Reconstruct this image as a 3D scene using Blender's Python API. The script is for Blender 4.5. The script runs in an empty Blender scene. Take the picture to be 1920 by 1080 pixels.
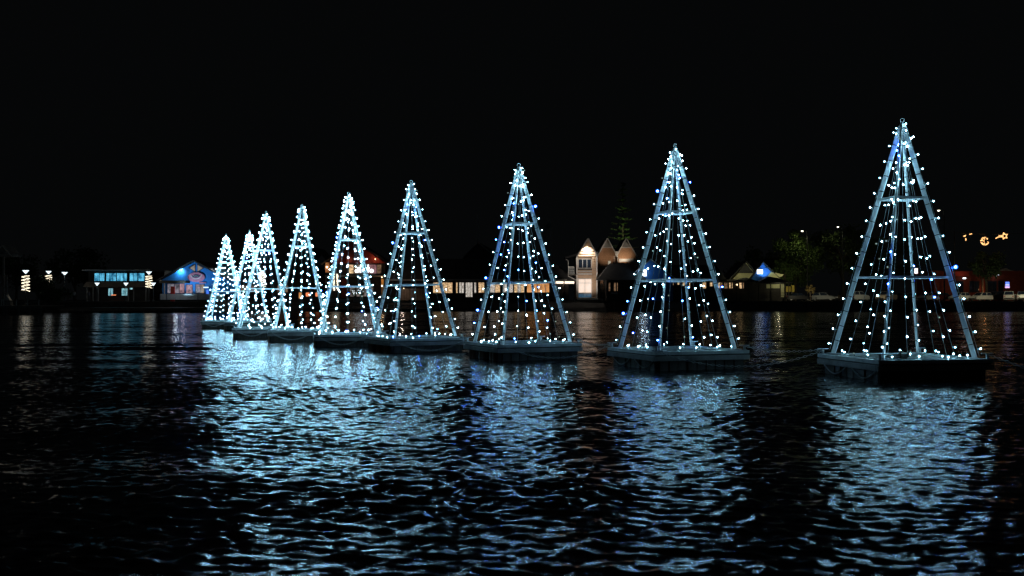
import bpy, bmesh, math, random
import numpy as np
from mathutils import Vector, Matrix

R = math.radians
rng = random.Random(7)
scene = bpy.context.scene
COL = scene.collection

# ------------------------------------------------------------------ camera
CAM_Z = 1.97
FPX = 1920 * 35.0 / 36.0
HORIZON = 562.0
cam_data = bpy.data.cameras.new("camera")
cam_data.lens = 35.0
cam_data.sensor_width = 36.0
cam_data.clip_start = 0.1
cam_data.clip_end = 3000
cam_data.dof.use_dof = True
cam_data.dof.focus_distance = 30.0
cam_data.dof.aperture_fstop = 1.6
cam = bpy.data.objects.new("camera", cam_data)
COL.objects.link(cam)
cam.location = (0, 0, CAM_Z)
cam.rotation_euler = (R(90) + math.atan((HORIZON - 540) / FPX), 0, 0)
scene.camera = cam

# ------------------------------------------------------------------ night sky, faint moonlight, exposure
world = bpy.data.worlds.new("World")
scene.world = world
world.use_nodes = True
wn = world.node_tree
wn.nodes.clear()
w_out = wn.nodes.new("ShaderNodeOutputWorld")
w_bg = wn.nodes.new("ShaderNodeBackground")
w_bg.inputs["Color"].default_value = (0.80, 0.92, 1.0, 1)
w_bg.inputs["Strength"].default_value = 0.0020
wn.links.new(w_bg.outputs[0], w_out.inputs[0])

moon = bpy.data.lights.new("moon", 'SUN')
moon.energy = 0.004
moon.angle = R(0.5)
moon.color = (0.8, 0.9, 1.0)
moon_o = bpy.data.objects.new("moon", moon)
COL.objects.link(moon_o)
moon_o.rotation_euler = (R(40), 0, R(-30))

scene.view_settings.view_transform = 'Standard'
scene.view_settings.look = 'None'
scene.view_settings.exposure = 0.0
scene.view_settings.gamma = 1.0
scene.render.engine = 'CYCLES'
scene.cycles.use_denoising = True
scene.cycles.use_light_tree = True
scene.cycles.max_bounces = 5
scene.cycles.diffuse_bounces = 2
scene.cycles.glossy_bounces = 3
scene.cycles.pixel_filter_type = 'BLACKMAN_HARRIS'
scene.cycles.filter_width = 1.35
scene.cycles.caustics_reflective = False
scene.cycles.caustics_refractive = False

# ------------------------------------------------------------------ helpers
ORG = {}


def px(x, D):
    return (x - 960.0) * D / FPX


def pz(y, D):
    return CAM_Z - (y - HORIZON) * D / FPX


def tag(o, label=None, cat=None, group=None, kind=None):
    if label:
        o["label"] = label
    if cat:
        o["category"] = cat
    if group:
        o["group"] = group
    if kind:
        o["kind"] = kind
    return o


def empty(name, loc, rz=0.0, label=None, cat=None, group=None):
    o = bpy.data.objects.new(name, None)
    COL.objects.link(o)
    o.empty_display_size = 0.2
    o.location = loc
    o.rotation_euler = (0, 0, rz)
    ORG[o.name] = Vector(loc)
    tag(o, label, cat, group)
    return o


class MB:
    """collects faces and links them as one mesh object"""

    def __init__(self):
        self.v = []
        self.f = []
        self.mi = []
        self.m = 0

    def face(self, idx):
        self.f.append(idx)
        self.mi.append(self.m)

    def poly(self, pts):
        n = len(self.v)
        self.v += [tuple(p) for p in pts]
        self.face(list(range(n, n + len(pts))))

    def box(self, x0, x1, y0, y1, z0, z1):
        n = len(self.v)
        self.v += [(x0, y0, z0), (x1, y0, z0), (x1, y1, z0), (x0, y1, z0),
                   (x0, y0, z1), (x1, y0, z1), (x1, y1, z1), (x0, y1, z1)]
        for q in ((3, 2, 1, 0), (4, 5, 6, 7), (0, 1, 5, 4), (1, 2, 6, 5), (2, 3, 7, 6), (3, 0, 4, 7)):
            self.face([n + i for i in q])
        return self

    def prism(self, prof, y0, y1):
        """profile of (x, z) points counter-clockwise seen from -y, extruded along y"""
        n = len(self.v)
        k = len(prof)
        self.v += [(p[0], y0, p[1]) for p in prof] + [(p[0], y1, p[1]) for p in prof]
        self.face([n + i for i in range(k)])
        self.face([n + k + i for i in reversed(range(k))])
        for i in range(k):
            j = (i + 1) % k
            self.face([n + j, n + i, n + k + i, n + k + j])
        return self

    def beam(self, p0, p1, w, h, side):
        """rectangular bar p0->p1; h along 'side' direction, w across it"""
        p0 = Vector(p0)
        p1 = Vector(p1)
        d = (p1 - p0).normalized()
        s = Vector(side)
        s = (s - d * s.dot(d)).normalized()
        t = d.cross(s)
        n = len(self.v)
        for p in (p0, p1):
            for a, b in ((-1, -1), (1, -1), (1, 1), (-1, 1)):
                self.v.append(tuple(p + s * (a * h / 2) + t * (b * w / 2)))
        for q in ((3, 2, 1, 0), (4, 5, 6, 7), (0, 1, 5, 4), (1, 2, 6, 5), (2, 3, 7, 6), (3, 0, 4, 7)):
            self.face([n + i for i in q])
        return self

    def tube(self, pts, r, seg=6, r1=None, cap=True):
        pts = [Vector(p) for p in pts]
        n = len(self.v)
        m = len(pts)
        up = None
        for i, p in enumerate(pts):
            d = (pts[min(i + 1, m - 1)] - pts[max(i - 1, 0)]).normalized()
            if up is None:
                up = Vector((0, 0, 1)) if abs(d.z) < 0.9 else Vector((1, 0, 0))
            a = (up - d * up.dot(d)).normalized()
            b = d.cross(a)
            up = a
            rr = r if r1 is None else r + (r1 - r) * i / max(1, m - 1)
            for s in range(seg):
                t = 2 * math.pi * s / seg
                self.v.append(tuple(p + (a * math.cos(t) + b * math.sin(t)) * rr))
        for i in range(m - 1):
            for s in range(seg):
                q = (s + 1) % seg
                self.face([n + i * seg + s, n + i * seg + q, n + (i + 1) * seg + q, n + (i + 1) * seg + s])
        if cap:
            self.face([n + s for s in reversed(range(seg))])
            self.face([n + (m - 1) * seg + s for s in range(seg)])
        return self

    def lathe(self, c, prof, seg=12, axis='z'):
        """prof: list of (radius, height)"""
        n = len(self.v)
        c = Vector(c)
        for r, h in prof:
            for s in range(seg):
                t = 2 * math.pi * s / seg
                if axis == 'z':
                    p = Vector((r * math.cos(t), r * math.sin(t), h))
                elif axis == 'y':
                    p = Vector((r * math.cos(t), h, r * math.sin(t)))
                else:
                    p = Vector((h, r * math.cos(t), r * math.sin(t)))
                self.v.append(tuple(c + p))
        for i in range(len(prof) - 1):
            for s in range(seg):
                q = (s + 1) % seg
                self.face([n + i * seg + s, n + i * seg + q, n + (i + 1) * seg + q, n + (i + 1) * seg + s])
        self.face([n + s for s in reversed(range(seg))])
        self.face([n + (len(prof) - 1) * seg + s for s in range(seg)])
        return self

    def ball(self, c, r, seg=8, rings=5, sz=1.0):
        prof = []
        for i in range(rings + 1):
            t = -math.pi / 2 + math.pi * i / rings
            prof.append((max(1e-4, r * math.cos(t)), r * math.sin(t) * sz))
        return self.lathe(c, prof, seg)

    def torus(self, c, Rr, r, ax, ay, n=14, m=6, sx=1.0):
        c = Vector(c)
        ax = Vector(ax).normalized()
        ay = Vector(ay).normalized()
        az = ax.cross(ay)
        b = len(self.v)
        for i in range(n):
            t = 2 * math.pi * i / n
            d = ax * math.cos(t) + ay * math.sin(t)
            cc = c + ax * (Rr * sx * math.cos(t)) + ay * (Rr * math.sin(t))
            for j in range(m):
                u = 2 * math.pi * j / m
                self.v.append(tuple(cc + d * (r * math.cos(u)) + az * (r * math.sin(u))))
        for i in range(n):
            for j in range(m):
                i2 = (i + 1) % n
                j2 = (j + 1) % m
                self.face([b + i * m + j, b + i2 * m + j, b + i2 * m + j2, b + i * m + j2])
        return self

    def mesh(self, name, mats, off=None):
        me = bpy.data.meshes.new(name)
        v = self.v
        if off is not None:
            v = [(a - off[0], b - off[1], c - off[2]) for a, b, c in v]
        me.from_pydata(v, [], self.f)
        for m in (mats if isinstance(mats, (list, tuple)) else [mats]):
            me.materials.append(m)
        if any(self.mi):
            me.polygons.foreach_set("material_index", self.mi)
        me.validate()
        me.update()
        return me

    def build(self, name, mats, parent=None, smooth=False, local=False):
        """world-coordinate geometry; stored relative to the parent's base"""
        off = None
        if parent is not None and not local:
            off = ORG[parent.name]
        me = self.mesh(name, mats, off)
        if smooth:
            me.polygons.foreach_set("use_smooth", [True] * len(me.polygons))
        o = bpy.data.objects.new(name, me)
        COL.objects.link(o)
        if parent is not None:
            o.parent = parent
            ORG[o.name] = ORG[parent.name]
        else:
            ORG[o.name] = Vector((0, 0, 0))
        return o


def place(name, me, parent, mw=None):
    o = bpy.data.objects.new(name, me)
    COL.objects.link(o)
    o.parent = parent
    if mw is not None:
        o.matrix_local = mw
    ORG[o.name] = ORG[parent.name]
    return o


# ------------------------------------------------------------------ materials
def mat(name, col, rough=0.7, metal=0.0, var=0.25, scale=3.0, bump=0.0, bscale=40.0, spec=0.4, stretch=None):
    m = bpy.data.materials.new(name)
    m.use_nodes = True
    nt = m.node_tree
    b = nt.nodes["Principled BSDF"]
    b.inputs["Roughness"].default_value = rough
    b.inputs["Metallic"].default_value = metal
    b.inputs["Specular IOR Level"].default_value = spec
    tc = nt.nodes.new("ShaderNodeTexCoord")
    src = tc.outputs["Object"]
    if stretch:
        mp = nt.nodes.new("ShaderNodeMapping")
        mp.inputs["Scale"].default_value = stretch
        nt.links.new(src, mp.inputs["Vector"])
        src = mp.outputs["Vector"]
    nz = nt.nodes.new("ShaderNodeTexNoise")
    nz.inputs["Scale"].default_value = scale
    nz.inputs["Detail"].default_value = 6
    nz.inputs["Roughness"].default_value = 0.65
    nt.links.new(src, nz.inputs["Vector"])
    rp = nt.nodes.new("ShaderNodeValToRGB")
    rp.color_ramp.elements[0].position = 0.3
    rp.color_ramp.elements[1].position = 0.7
    rp.color_ramp.elements[0].color = tuple(c * (1 - var) for c in col) + (1,)
    rp.color_ramp.elements[1].color = tuple(min(1, c * (1 + var)) for c in col) + (1,)
    nt.links.new(nz.outputs["Fac"], rp.inputs["Fac"])
    nt.links.new(rp.outputs["Color"], b.inputs["Base Color"])
    if bump:
        n2 = nt.nodes.new("ShaderNodeTexNoise")
        n2.inputs["Scale"].default_value = bscale
        n2.inputs["Detail"].default_value = 4
        nt.links.new(src, n2.inputs["Vector"])
        bp = nt.nodes.new("ShaderNodeBump")
        bp.inputs["Strength"].default_value = bump
        bp.inputs["Distance"].default_value = 0.02
        nt.links.new(n2.outputs["Fac"], bp.inputs["Height"])
        nt.links.new(bp.outputs["Normal"], b.inputs["Normal"])
    return m


def emit(name, col, strength, col2=None, scale=1.0, stretch=None, base=None):
    """a surface that gives off light; with col2 the glow varies like a lit room behind glass"""
    m = bpy.data.materials.new(name)
    m.use_nodes = True
    nt = m.node_tree
    b = nt.nodes["Principled BSDF"]
    b.inputs["Base Color"].default_value = tuple(base or (0.05, 0.05, 0.05)) + (1,)
    b.inputs["Roughness"].default_value = 0.25
    b.inputs["Emission Strength"].default_value = strength
    if col2 is None:
        b.inputs["Emission Color"].default_value = tuple(col) + (1,)
    else:
        tc = nt.nodes.new("ShaderNodeTexCoord")
        src = tc.outputs["Object"]
        if stretch:
            mp = nt.nodes.new("ShaderNodeMapping")
            mp.inputs["Scale"].default_value = stretch
            nt.links.new(src, mp.inputs["Vector"])
            src = mp.outputs["Vector"]
        nz = nt.nodes.new("ShaderNodeTexNoise")
        nz.inputs["Scale"].default_value = scale
        nz.inputs["Detail"].default_value = 5
        nz.inputs["Roughness"].default_value = 0.7
        nt.links.new(src, nz.inputs["Vector"])
        rp = nt.nodes.new("ShaderNodeValToRGB")
        rp.color_ramp.elements[0].position = 0.38
        rp.color_ramp.elements[1].position = 0.62
        rp.color_ramp.elements[0].color = tuple(col2) + (1,)
        rp.color_ramp.elements[1].color = tuple(col) + (1,)
        nt.links.new(nz.outputs["Fac"], rp.inputs["Fac"])
        nt.links.new(rp.outputs["Color"], b.inputs["Emission Color"])
    return m


M = {}
M['alu'] = mat('galvanised aluminium', (0.70, 0.72, 0.73), 0.42, 0.0, 0.25, 5, 0.15, 60, stretch=(1, 1, 0.25))
M['alu_deck'] = mat('worn pale deck board', (0.20, 0.21, 0.20), 0.6, 0.0, 0.4, 2.5, 0.3, 30)
M['rail'] = mat('pale painted pontoon rail', (0.38, 0.40, 0.40), 0.5, 0.0, 0.4, 2.0, 0.2, 30)
M['fascia'] = mat('weathered grey pontoon fascia', (0.21, 0.20, 0.195), 0.6, 0.0, 0.5, 1.5, 0.3, 25)
M['hull'] = mat('dark wet hull', (0.035, 0.033, 0.032), 0.45, 0.0, 0.4, 3, 0.3, 20)
M['hull_plank'] = mat('brown wet timber plank', (0.035, 0.026, 0.020), 0.55, 0.0, 0.5, 3, 0.4, 20, stretch=(3, 3, 0.4))
M['rust_pile'] = mat('rusty fender pile', (0.20, 0.11, 0.07), 0.6, 0.0, 0.5, 4, 0.4, 18, stretch=(2, 2, 0.5))
M['steel'] = mat('dull steel fitting', (0.30, 0.31, 0.32), 0.4, 0.7, 0.3, 10)
M['chain'] = mat('grey chain', (0.27, 0.27, 0.26), 0.5, 0.0, 0.3, 20)
M['cable'] = mat('dark rubber cable', (0.10, 0.11, 0.11), 0.5, 0.0, 0.2, 20)
M['tie'] = mat('black cable tie', (0.015, 0.015, 0.015), 0.5)
M['socket'] = mat('dark lamp socket', (0.03, 0.03, 0.03), 0.5)
BULB = 125.0
M['bulb'] = emit('cool white bulb', (0.37, 0.77, 1.0), BULB)
M['bulb_soft'] = emit('weaker cool white bulb', (0.40, 0.78, 1.0), BULB * 0.35)
M['bulb_hot'] = emit('stronger cool white bulb', (0.38, 0.78, 1.0), BULB * 1.5)
M['bulb_blue'] = emit('blue bulb', (0.06, 0.22, 1.0), BULB * 1.3)
def bloom(name, col, strength):
    """thin frosted globe added round the LED: clear, its weak glow imitates lens glare"""
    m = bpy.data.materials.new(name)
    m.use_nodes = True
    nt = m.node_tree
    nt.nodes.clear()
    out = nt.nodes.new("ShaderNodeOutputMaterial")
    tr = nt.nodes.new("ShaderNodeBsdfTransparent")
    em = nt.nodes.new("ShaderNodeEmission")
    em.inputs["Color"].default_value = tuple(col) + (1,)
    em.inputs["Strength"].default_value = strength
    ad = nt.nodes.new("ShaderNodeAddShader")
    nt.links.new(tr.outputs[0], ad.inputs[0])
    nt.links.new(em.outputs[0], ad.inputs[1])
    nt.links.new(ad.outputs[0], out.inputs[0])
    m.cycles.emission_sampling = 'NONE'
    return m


M['halo'] = bloom('frosted cool globe', (0.20, 0.72, 1.0), 0.26)
M['halo_blue'] = bloom('frosted blue globe', (0.01, 0.10, 1.0), 1.3)
M['halo_off'] = bloom('frosted unlit globe', (0.5, 0.7, 0.6), 0.04)
M['bulb_dim'] = emit('dim greenish bulb', (0.55, 0.75, 0.6), 0.35, base=(0.5, 0.55, 0.5))
M['feather'] = mat('dark mottled feather', (0.035, 0.032, 0.03), 0.8, 0, 0.5, 40)
M['bill'] = mat('horn bill', (0.15, 0.12, 0.05), 0.5)

M['ground'] = mat('dark earth and grass', (0.06, 0.06, 0.045), 0.95, 0, 0.5, 0.4, 0.5, 4)
M['carpark'] = mat('gravel car park', (0.20, 0.18, 0.15), 0.95, 0, 0.35, 1.2, 0.4, 8)
M['quay'] = mat('dark stone quay', (0.05, 0.048, 0.045), 0.9, 0, 0.5, 0.8, 0.5, 4)
M['landing'] = mat('grey landing boards', (0.12, 0.11, 0.10), 0.7, 0, 0.4, 2.0, 0.4, 10)
M['timber'] = mat('weathered jetty timber', (0.20, 0.18, 0.16), 0.8, 0, 0.4, 3.0, 0.3, 12)
M['dark_roof'] = mat('dark shingle roof', (0.045, 0.045, 0.048), 0.85, 0, 0.35, 1.5, 0.4, 10)
M['dark_wall'] = mat('dark timber wall', (0.05, 0.045, 0.04), 0.85, 0, 0.35, 1.5)
M['grey_wall'] = mat('grey rendered wall', (0.30, 0.29, 0.27), 0.85, 0, 0.25, 1.2)
M['tin_roof'] = mat('pale corrugated roof', (0.40, 0.42, 0.42), 0.5, 0.2, 0.2, 1.0)
M['white'] = mat('white painted trim', (0.62, 0.61, 0.58), 0.55, 0, 0.12, 3)
M['weatherboard'] = mat('warm timber weatherboard', (0.52, 0.37, 0.26), 0.7, 0, 0.25, 3, stretch=(0.4, 1, 3))
M['brick'] = mat('orange brick cladding', (0.42, 0.23, 0.13), 0.85, 0, 0.3, 5, 0.3, 20)
M['spandrel'] = mat('brown balcony panel', (0.26, 0.20, 0.15), 0.8, 0, 0.25, 1.0)
M['blue_wall'] = mat('bright blue cladding', (0.012, 0.20, 0.62), 0.6, 0, 0.12, 1.2)
M['blue_board'] = mat('blue painted gable board', (0.03, 0.16, 0.50), 0.6, 0, 0.2, 1.2)
M['pale_panel'] = mat('pale ribbed deck panel', (0.42, 0.45, 0.47), 0.6, 0, 0.15, 2)
M['red_wall'] = mat('red painted wall', (0.38, 0.05, 0.03), 0.75, 0, 0.25, 1.5)
M['dark_red'] = mat('deep red brick', (0.20, 0.035, 0.02), 0.85, 0, 0.3, 2)
M['cream_wall'] = mat('cream rendered wall', (0.52, 0.50, 0.30), 0.85, 0, 0.15, 1)
M['yellow_wall'] = mat('yellow hoarding', (0.50, 0.38, 0.06), 0.8, 0, 0.2, 1)
M['glass'] = mat('dark window glass', (0.02, 0.03, 0.05), 0.1, 0, 0.1, 1, spec=0.6)
M['pink'] = mat('pink painted sign', (0.60, 0.20, 0.30), 0.6, 0, 0.2, 3)
M['navy'] = mat('navy painted sign', (0.02, 0.03, 0.09), 0.6)
M['flag'] = mat('faded flag cloth', (0.30, 0.28, 0.28), 0.9)
M['bark'] = mat('grey brown bark', (0.10, 0.08, 0.06), 0.9, 0, 0.4, 4, 0.5, 10)
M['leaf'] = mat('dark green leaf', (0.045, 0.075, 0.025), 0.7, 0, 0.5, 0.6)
M['leaf_lit'] = mat('lamplit green leaf', (0.08, 0.135, 0.035), 0.7, 0, 0.5, 0.6)  # lighter copy of the leaf, lamplight put into the colour
M['pine_leaf'] = mat('pine needle spray', (0.06, 0.11, 0.03), 0.7, 0, 0.5, 0.6)
M['gold_leaf'] = mat('golden young leaf', (0.25, 0.18, 0.06), 0.7, 0, 0.4, 2)
M['tyre'] = mat('black tyre', (0.015, 0.015, 0.015), 0.8)
M['rim'] = mat('silver wheel rim', (0.4, 0.4, 0.4), 0.35, 0.8)
M['lamp_metal'] = mat('dark lamp post metal', (0.06, 0.065, 0.065), 0.5, 0.4)
M['red_tub'] = mat('red cabinet', (0.50, 0.02, 0.02), 0.5)
M['skin'] = mat('skin', (0.45, 0.28, 0.20), 0.6)
M['cloth_grey'] = mat('pale grey shirt', (0.40, 0.40, 0.42), 0.9)
M['cloth_dark'] = mat('dark clothing', (0.03, 0.03, 0.035), 0.9)
M['cloth_tan'] = mat('tan clothing', (0.38, 0.25, 0.13), 0.9)
M['hair'] = mat('dark hair', (0.02, 0.015, 0.01), 0.7)

# ------------------------------------------------------------------ WATER: one displaced sheet
def build_water():
    NX, NY = 960, 1150
    y = 3.0 * (181.0 / 3.0) ** (np.arange(NY) / (NY - 1))
    u = np.linspace(-1, 1, NX)
    hw = 7.0 + 0.62 * y
    X = u[None, :] * hw[:, None]
    Y = np.repeat(y[:, None], NX, axis=1)
    dy = np.gradient(y)[:, None]
    dx = (2 * hw / NX)[:, None]
    Z = np.zeros_like(X)
    GX = np.zeros_like(X)
    GY = np.zeros_like(X)
    rs = np.random.RandomState(11)
    comps = []
    for i in range(64):
        lam = 0.10 * (2.6 / 0.10) ** (i / 63.0) * rs.uniform(0.9, 1.1)
        ang = math.pi / 2 + 0.22 + rs.normal(0, 0.80)
        w = math.exp(-((math.log(lam / 0.25)) / 0.80) ** 2)
        comps.append((lam, ang, w))
    norm = math.sqrt(sum(c[2] ** 2 for c in comps) / 2)
    SL = 0.165
    for i in range(10):        # longer, lower swell that groups the chop into bands
        comps.append((rs.uniform(1.8, 7.0), math.pi / 2 + 0.1 + rs.normal(0, 0.35), 0.055 * norm))
    # gusts: patches where the chop is stronger or weaker
    gust = np.zeros_like(X)
    for i in range(9):
        lam = rs.uniform(4, 16)
        a = rs.uniform(0, math.pi)
        gust += np.sin(2 * math.pi / lam * (X * math.cos(a) * 0.6 + Y * math.sin(a)) + rs.uniform(0, 6.28))
    gust = 1.0 + 0.16 * gust / 1.5
    for lam, ang, w in comps:
        k = 2 * math.pi / lam
        cx, cy = math.cos(ang), math.sin(ang)
        s = SL * w / norm
        a = s / k
        ph = k * (X * cx + Y * cy) + rs.uniform(0, 6.28)
        spc = np.abs(cx) * dx + np.abs(cy) * dy
        att = np.clip((lam / spc - 2.2) / 2.0, 0, 1)
        amp = a * att * gust
        Z += amp * np.cos(ph)
        q = 0.55 * amp * np.sin(ph)
        GX -= q * cx
        GY -= q * cy
    X = X + GX
    Y = Y + GY
    co = np.stack([X, Y, Z], axis=-1).reshape(-1, 3).astype(np.float32)
    idx = np.arange(NX * NY, dtype=np.int32).reshape(NY, NX)
    q = np.stack([idx[:-1, :-1], idx[:-1, 1:], idx[1:, 1:], idx[1:, :-1]], axis=-1).reshape(-1)
    nf = (NX - 1) * (NY - 1)
    me = bpy.data.meshes.new("water")
    me.vertices.add(NX * NY)
    me.vertices.foreach_set("co", co.ravel())
    me.loops.add(nf * 4)
    me.loops.foreach_set("vertex_index", q)
    me.polygons.add(nf)
    me.polygons.foreach_set("loop_start", np.arange(0, nf * 4, 4, dtype=np.int32))
    me.polygons.foreach_set("use_smooth", np.ones(nf, dtype=bool))
    me.update()
    m = bpy.data.materials.new("dark lake water")
    m.use_nodes = True
    nt = m.node_tree
    b = nt.nodes["Principled BSDF"]
    b.inputs["Base Color"].default_value = (0.002, 0.006, 0.009, 1)
    b.inputs["Roughness"].default_value = 0.135
    b.inputs["IOR"].default_value = 1.333
    # ripples too fine for the mesh: noise slopes added to the surface normal
    def N(kind, **kw):
        n = nt.nodes.new(kind)
        for k_, v_ in kw.items():
            setattr(n, k_, v_)
        return n
    def link(a, b_):
        nt.links.new(a, b_)
    tc = N("ShaderNodeTexCoord")
    geo = N("ShaderNodeNewGeometry")
    sep = N("ShaderNodeSeparateXYZ")
    link(tc.outputs["Object"], sep.inputs[0])
    acc = geo.outputs["Normal"]
    for (sx, sy, scale, detail, amp0, amp1, y0, y1) in ((0.45, 1.0, 9.0, 4, 1.05, 0.60, 6, 30), (0.4, 1.0, 1.7, 3, 0.12, 0.45, 12, 48)):
        mp = N("ShaderNodeMapping")
        mp.inputs["Scale"].default_value = (sx, sy, 1.0)
        link(tc.outputs["Object"], mp.inputs["Vector"])
        nz = N("ShaderNodeTexNoise")
        nz.inputs["Scale"].default_value = scale
        nz.inputs["Detail"].default_value = detail
        nz.inputs["Roughness"].default_value = 0.6
        link(mp.outputs["Vector"], nz.inputs["Vector"])
        sub = N("ShaderNodeVectorMath", operation='SUBTRACT')
        link(nz.outputs["Color"], sub.inputs[0])
        sub.inputs[1].default_value = (0.5, 0.5, 0.5)
        flat = N("ShaderNodeVectorMath", operation='MULTIPLY')
        link(sub.outputs[0], flat.inputs[0])
        flat.inputs[1].default_value = (0.8, 1.0, 0.0)
        mr = N("ShaderNodeMapRange")
        mr.inputs["From Min"].default_value = y0
        mr.inputs["From Max"].default_value = y1
        mr.inputs["To Min"].default_value = amp0
        mr.inputs["To Max"].default_value = amp1
        link(sep.outputs["Y"], mr.inputs["Value"])
        scl = N("ShaderNodeVectorMath", operation='SCALE')
        link(flat.outputs[0], scl.inputs[0])
        link(mr.outputs["Result"], scl.inputs["Scale"])
        add = N("ShaderNodeVectorMath", operation='ADD')
        link(acc, add.inputs[0])
        link(scl.outputs[0], add.inputs[1])
        acc = add.outputs[0]
    nrm = N("ShaderNodeVectorMath", operation='NORMALIZE')
    link(acc, nrm.inputs[0])
    link(nrm.outputs[0], b.inputs["Normal"])
    me.materials.append(m)
    o = bpy.data.objects.new("water", me)
    COL.objects.link(o)
    tag(o, "dark choppy lake water with streaks of reflected light", "water", kind="structure")


build_water()

# ------------------------------------------------------------------ LAND
G = 1.72            # ground level
SH = 173.0          # main shore line

mb = MB()
mb.box(-900, 900, SH, 1600, -3, G)
tag(mb.build("ground", M['ground']), "dark ground behind the shore", "ground", kind="structure")

# sloped stone bank, uneven
mb = MB()
xs = np.linspace(-140, 140, 120)
prev = None
for i, x in enumerate(xs):
    j = rng.uniform(-0.4, 0.4)
    cur = [(x, SH - 2.6 + j, -0.6), (x, SH - 1.6 + j * 0.6, 0.55 + rng.uniform(-.1, .1)), (x, SH - 0.2, 1.45 + rng.uniform(-.12, .1)), (x, SH + 0.6, G + 0.02)]
    if prev:
        for a in range(3):
            mb.poly([prev[a], cur[a], cur[a + 1], prev[a + 1]])
    prev = cur
tag(mb.build("bank", M['quay']), "dark sloping bank along the far shore", "bank", kind="structure")

mb = MB()
mb.box(px(1468, 178), 130, 174.5, 200, G - 0.2, G + 0.03)
tag(mb.build("car_park", M['carpark']), "gravel car park under the street lamps", "car park", kind="structure")

# promenade left and lower landing
mb = MB()
mb.box(-130, px(412, 163), 161.5, 175, -1, G - 0.01)
tag(mb.build("promenade", M['landing']), "raised waterside promenade on the left", "pavement", kind="structure")

lr = empty("landing_stage", (px(270, 152), 152, 0), 0, "low timber landing stage below the promenade", "landing")
x0, x1 = px(120, 152), px(402, 152)
nb = 26
for i in range(nb):
    a = x0 + (x1 - x0) * i / nb
    b = x0 + (x1 - x0) * (i + 1) / nb
    MB().box(a + .02, b - .02, 150, 161.4, 0.62, 0.74 + rng.uniform(-.01, .01)).build("plank", M['landing'], lr)
MB().box(x0, x1, 150.1, 150.4, 0.3, 0.61).build("edge_beam", M['timber'], lr)
for i in range(10):
    x = x0 + (x1 - x0) * (i + .5) / 10
    MB().tube([(x, 150.6, -1), (x, 150.6, 0.6)], 0.14, 8).build("pile", M['timber'], lr)

# near pier far left
pr = empty("pier", (px(20, 131), 132, 0), 0, "grey timber pier with low railing at the left edge", "pier")
x0, x1 = -92.0, px(76, 131)
nb = 22
for i in range(nb):
    a = x0 + (x1 - x0) * i / nb
    b = x0 + (x1 - x0) * (i + 1) / nb
    MB().box(a + .02, b - .02, 131, 138, 1.08, 1.2 + rng.uniform(-.01, .01)).build("plank", M['timber'], pr)
MB().box(x0, x1, 131.1, 131.35, 0.85, 1.075).build("edge_beam", M['timber'], pr)
for xx in (1, 5, 29, 50, 71):
    x = px(xx, 131)
    MB().tube([(x, 131.25, 1.2), (x, 131.25, 2.02)], 0.08, 6).build("rail_post", M['white'], pr)
    MB().tube([(x, 131.9, -1), (x, 131.9, 1.07)], 0.16, 8).build("pile", M['timber'], pr)
MB().beam((x0, 131.25, 1.72), (x1, 131.25, 1.72), 0.06, 0.05, (0, 0, 1)).build("rail", M['timber'], pr)

# ------------------------------------------------------------------ LIT PYRAMID TREES ON PONTOONS
TREES = [  # X, Y, theta, lean(x, y), n_blue, label
    (9.95, 25.46, -35, (0.03, -0.05), 5, "nearest and largest lit pyramid tree, far right of the row"),
    (4.86, 29.48, -25, (-0.02, 0.06), 8, "second lit pyramid tree from the right end of the row"),
    (0.33, 33.84, -21, (-0.10, 0.0), 10, "lit pyramid tree standing third from the right"),
    (-3.79, 38.63, -19, (-0.13, 0.0), 7, "lit pyramid tree in the middle of the row, fifth from either end's neighbour"),
    (-7.00, 42.90, -33, (-0.05, 0.0), 3, "lit pyramid tree in front of the red gabled building"),
    (-10.25, 48.30, -33, (0.05, 0.0), 2, "lit pyramid tree just left of the one before the red building"),
    (-12.98, 52.10, -33, (0.10, 0.0), 2, "lit pyramid tree third from the left end of the row"),
    (-17.57, 66.40, -31, (0.06, 0.0), 1, "lit pyramid tree second from the left, half hidden by its neighbour"),
    (-20.08, 70.00, -37, (-0.04, 0.0), 1, "farthest and smallest lit pyramid tree at the left end"),
]
TREES[3] = TREES[3][:5] + ("lit pyramid tree fourth from the right, between the red building and pavilion windows",)
PLAB = [
    "nearest pontoon on the right with two dark birds on its deck",
    "pale blue-lit pontoon under the second tree from the right",
    "pontoon under the third tree from the right",
    "pontoon under the fourth tree from the right with a chain across its side",
    "pontoon under the fifth tree from the right",
    "brown-sided pontoon under the sixth tree from the right",
    "pontoon under the third tree from the left, rusty piles on its side",
    "pontoon under the second tree from the left",
    "farthest pontoon at the left end of the row",
]
DECK = 0.51
HT = 6.0
LR = 1.73           # leg foot radius
PS = 1.52           # pontoon half side

# shared bulb mesh: +Z points outward, socket behind
def bulb_mesh():
    bm = bmesh.new()
    bmesh.ops.create_icosphere(bm, subdivisions=2, radius=0.0175, matrix=Matrix.Translation((0, 0, 0.044)))
    n1 = len(bm.faces)
    bmesh.ops.create_cone(bm, cap_ends=True, segments=8, radius1=0.014, radius2=0.020, depth=0.05,
                          matrix=Matrix.Translation((0, 0, -0.006)))
    n2 = len(bm.faces)
    bmesh.ops.create_icosphere(bm, subdivisions=2, radius=0.039, matrix=Matrix.Translation((0, 0, 0.044)))  # outer shell added to imitate lens glare
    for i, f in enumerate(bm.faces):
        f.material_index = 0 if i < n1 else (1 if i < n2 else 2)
        f.smooth = True
    me = bpy.data.meshes.new("bulb")
    bm.to_mesh(me)
    bm.free()
    me.materials.append(M['bulb'])
    me.materials.append(M['socket'])
    me.materials.append(M['halo'])
    return me


BULB_ME = bulb_mesh()


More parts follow.
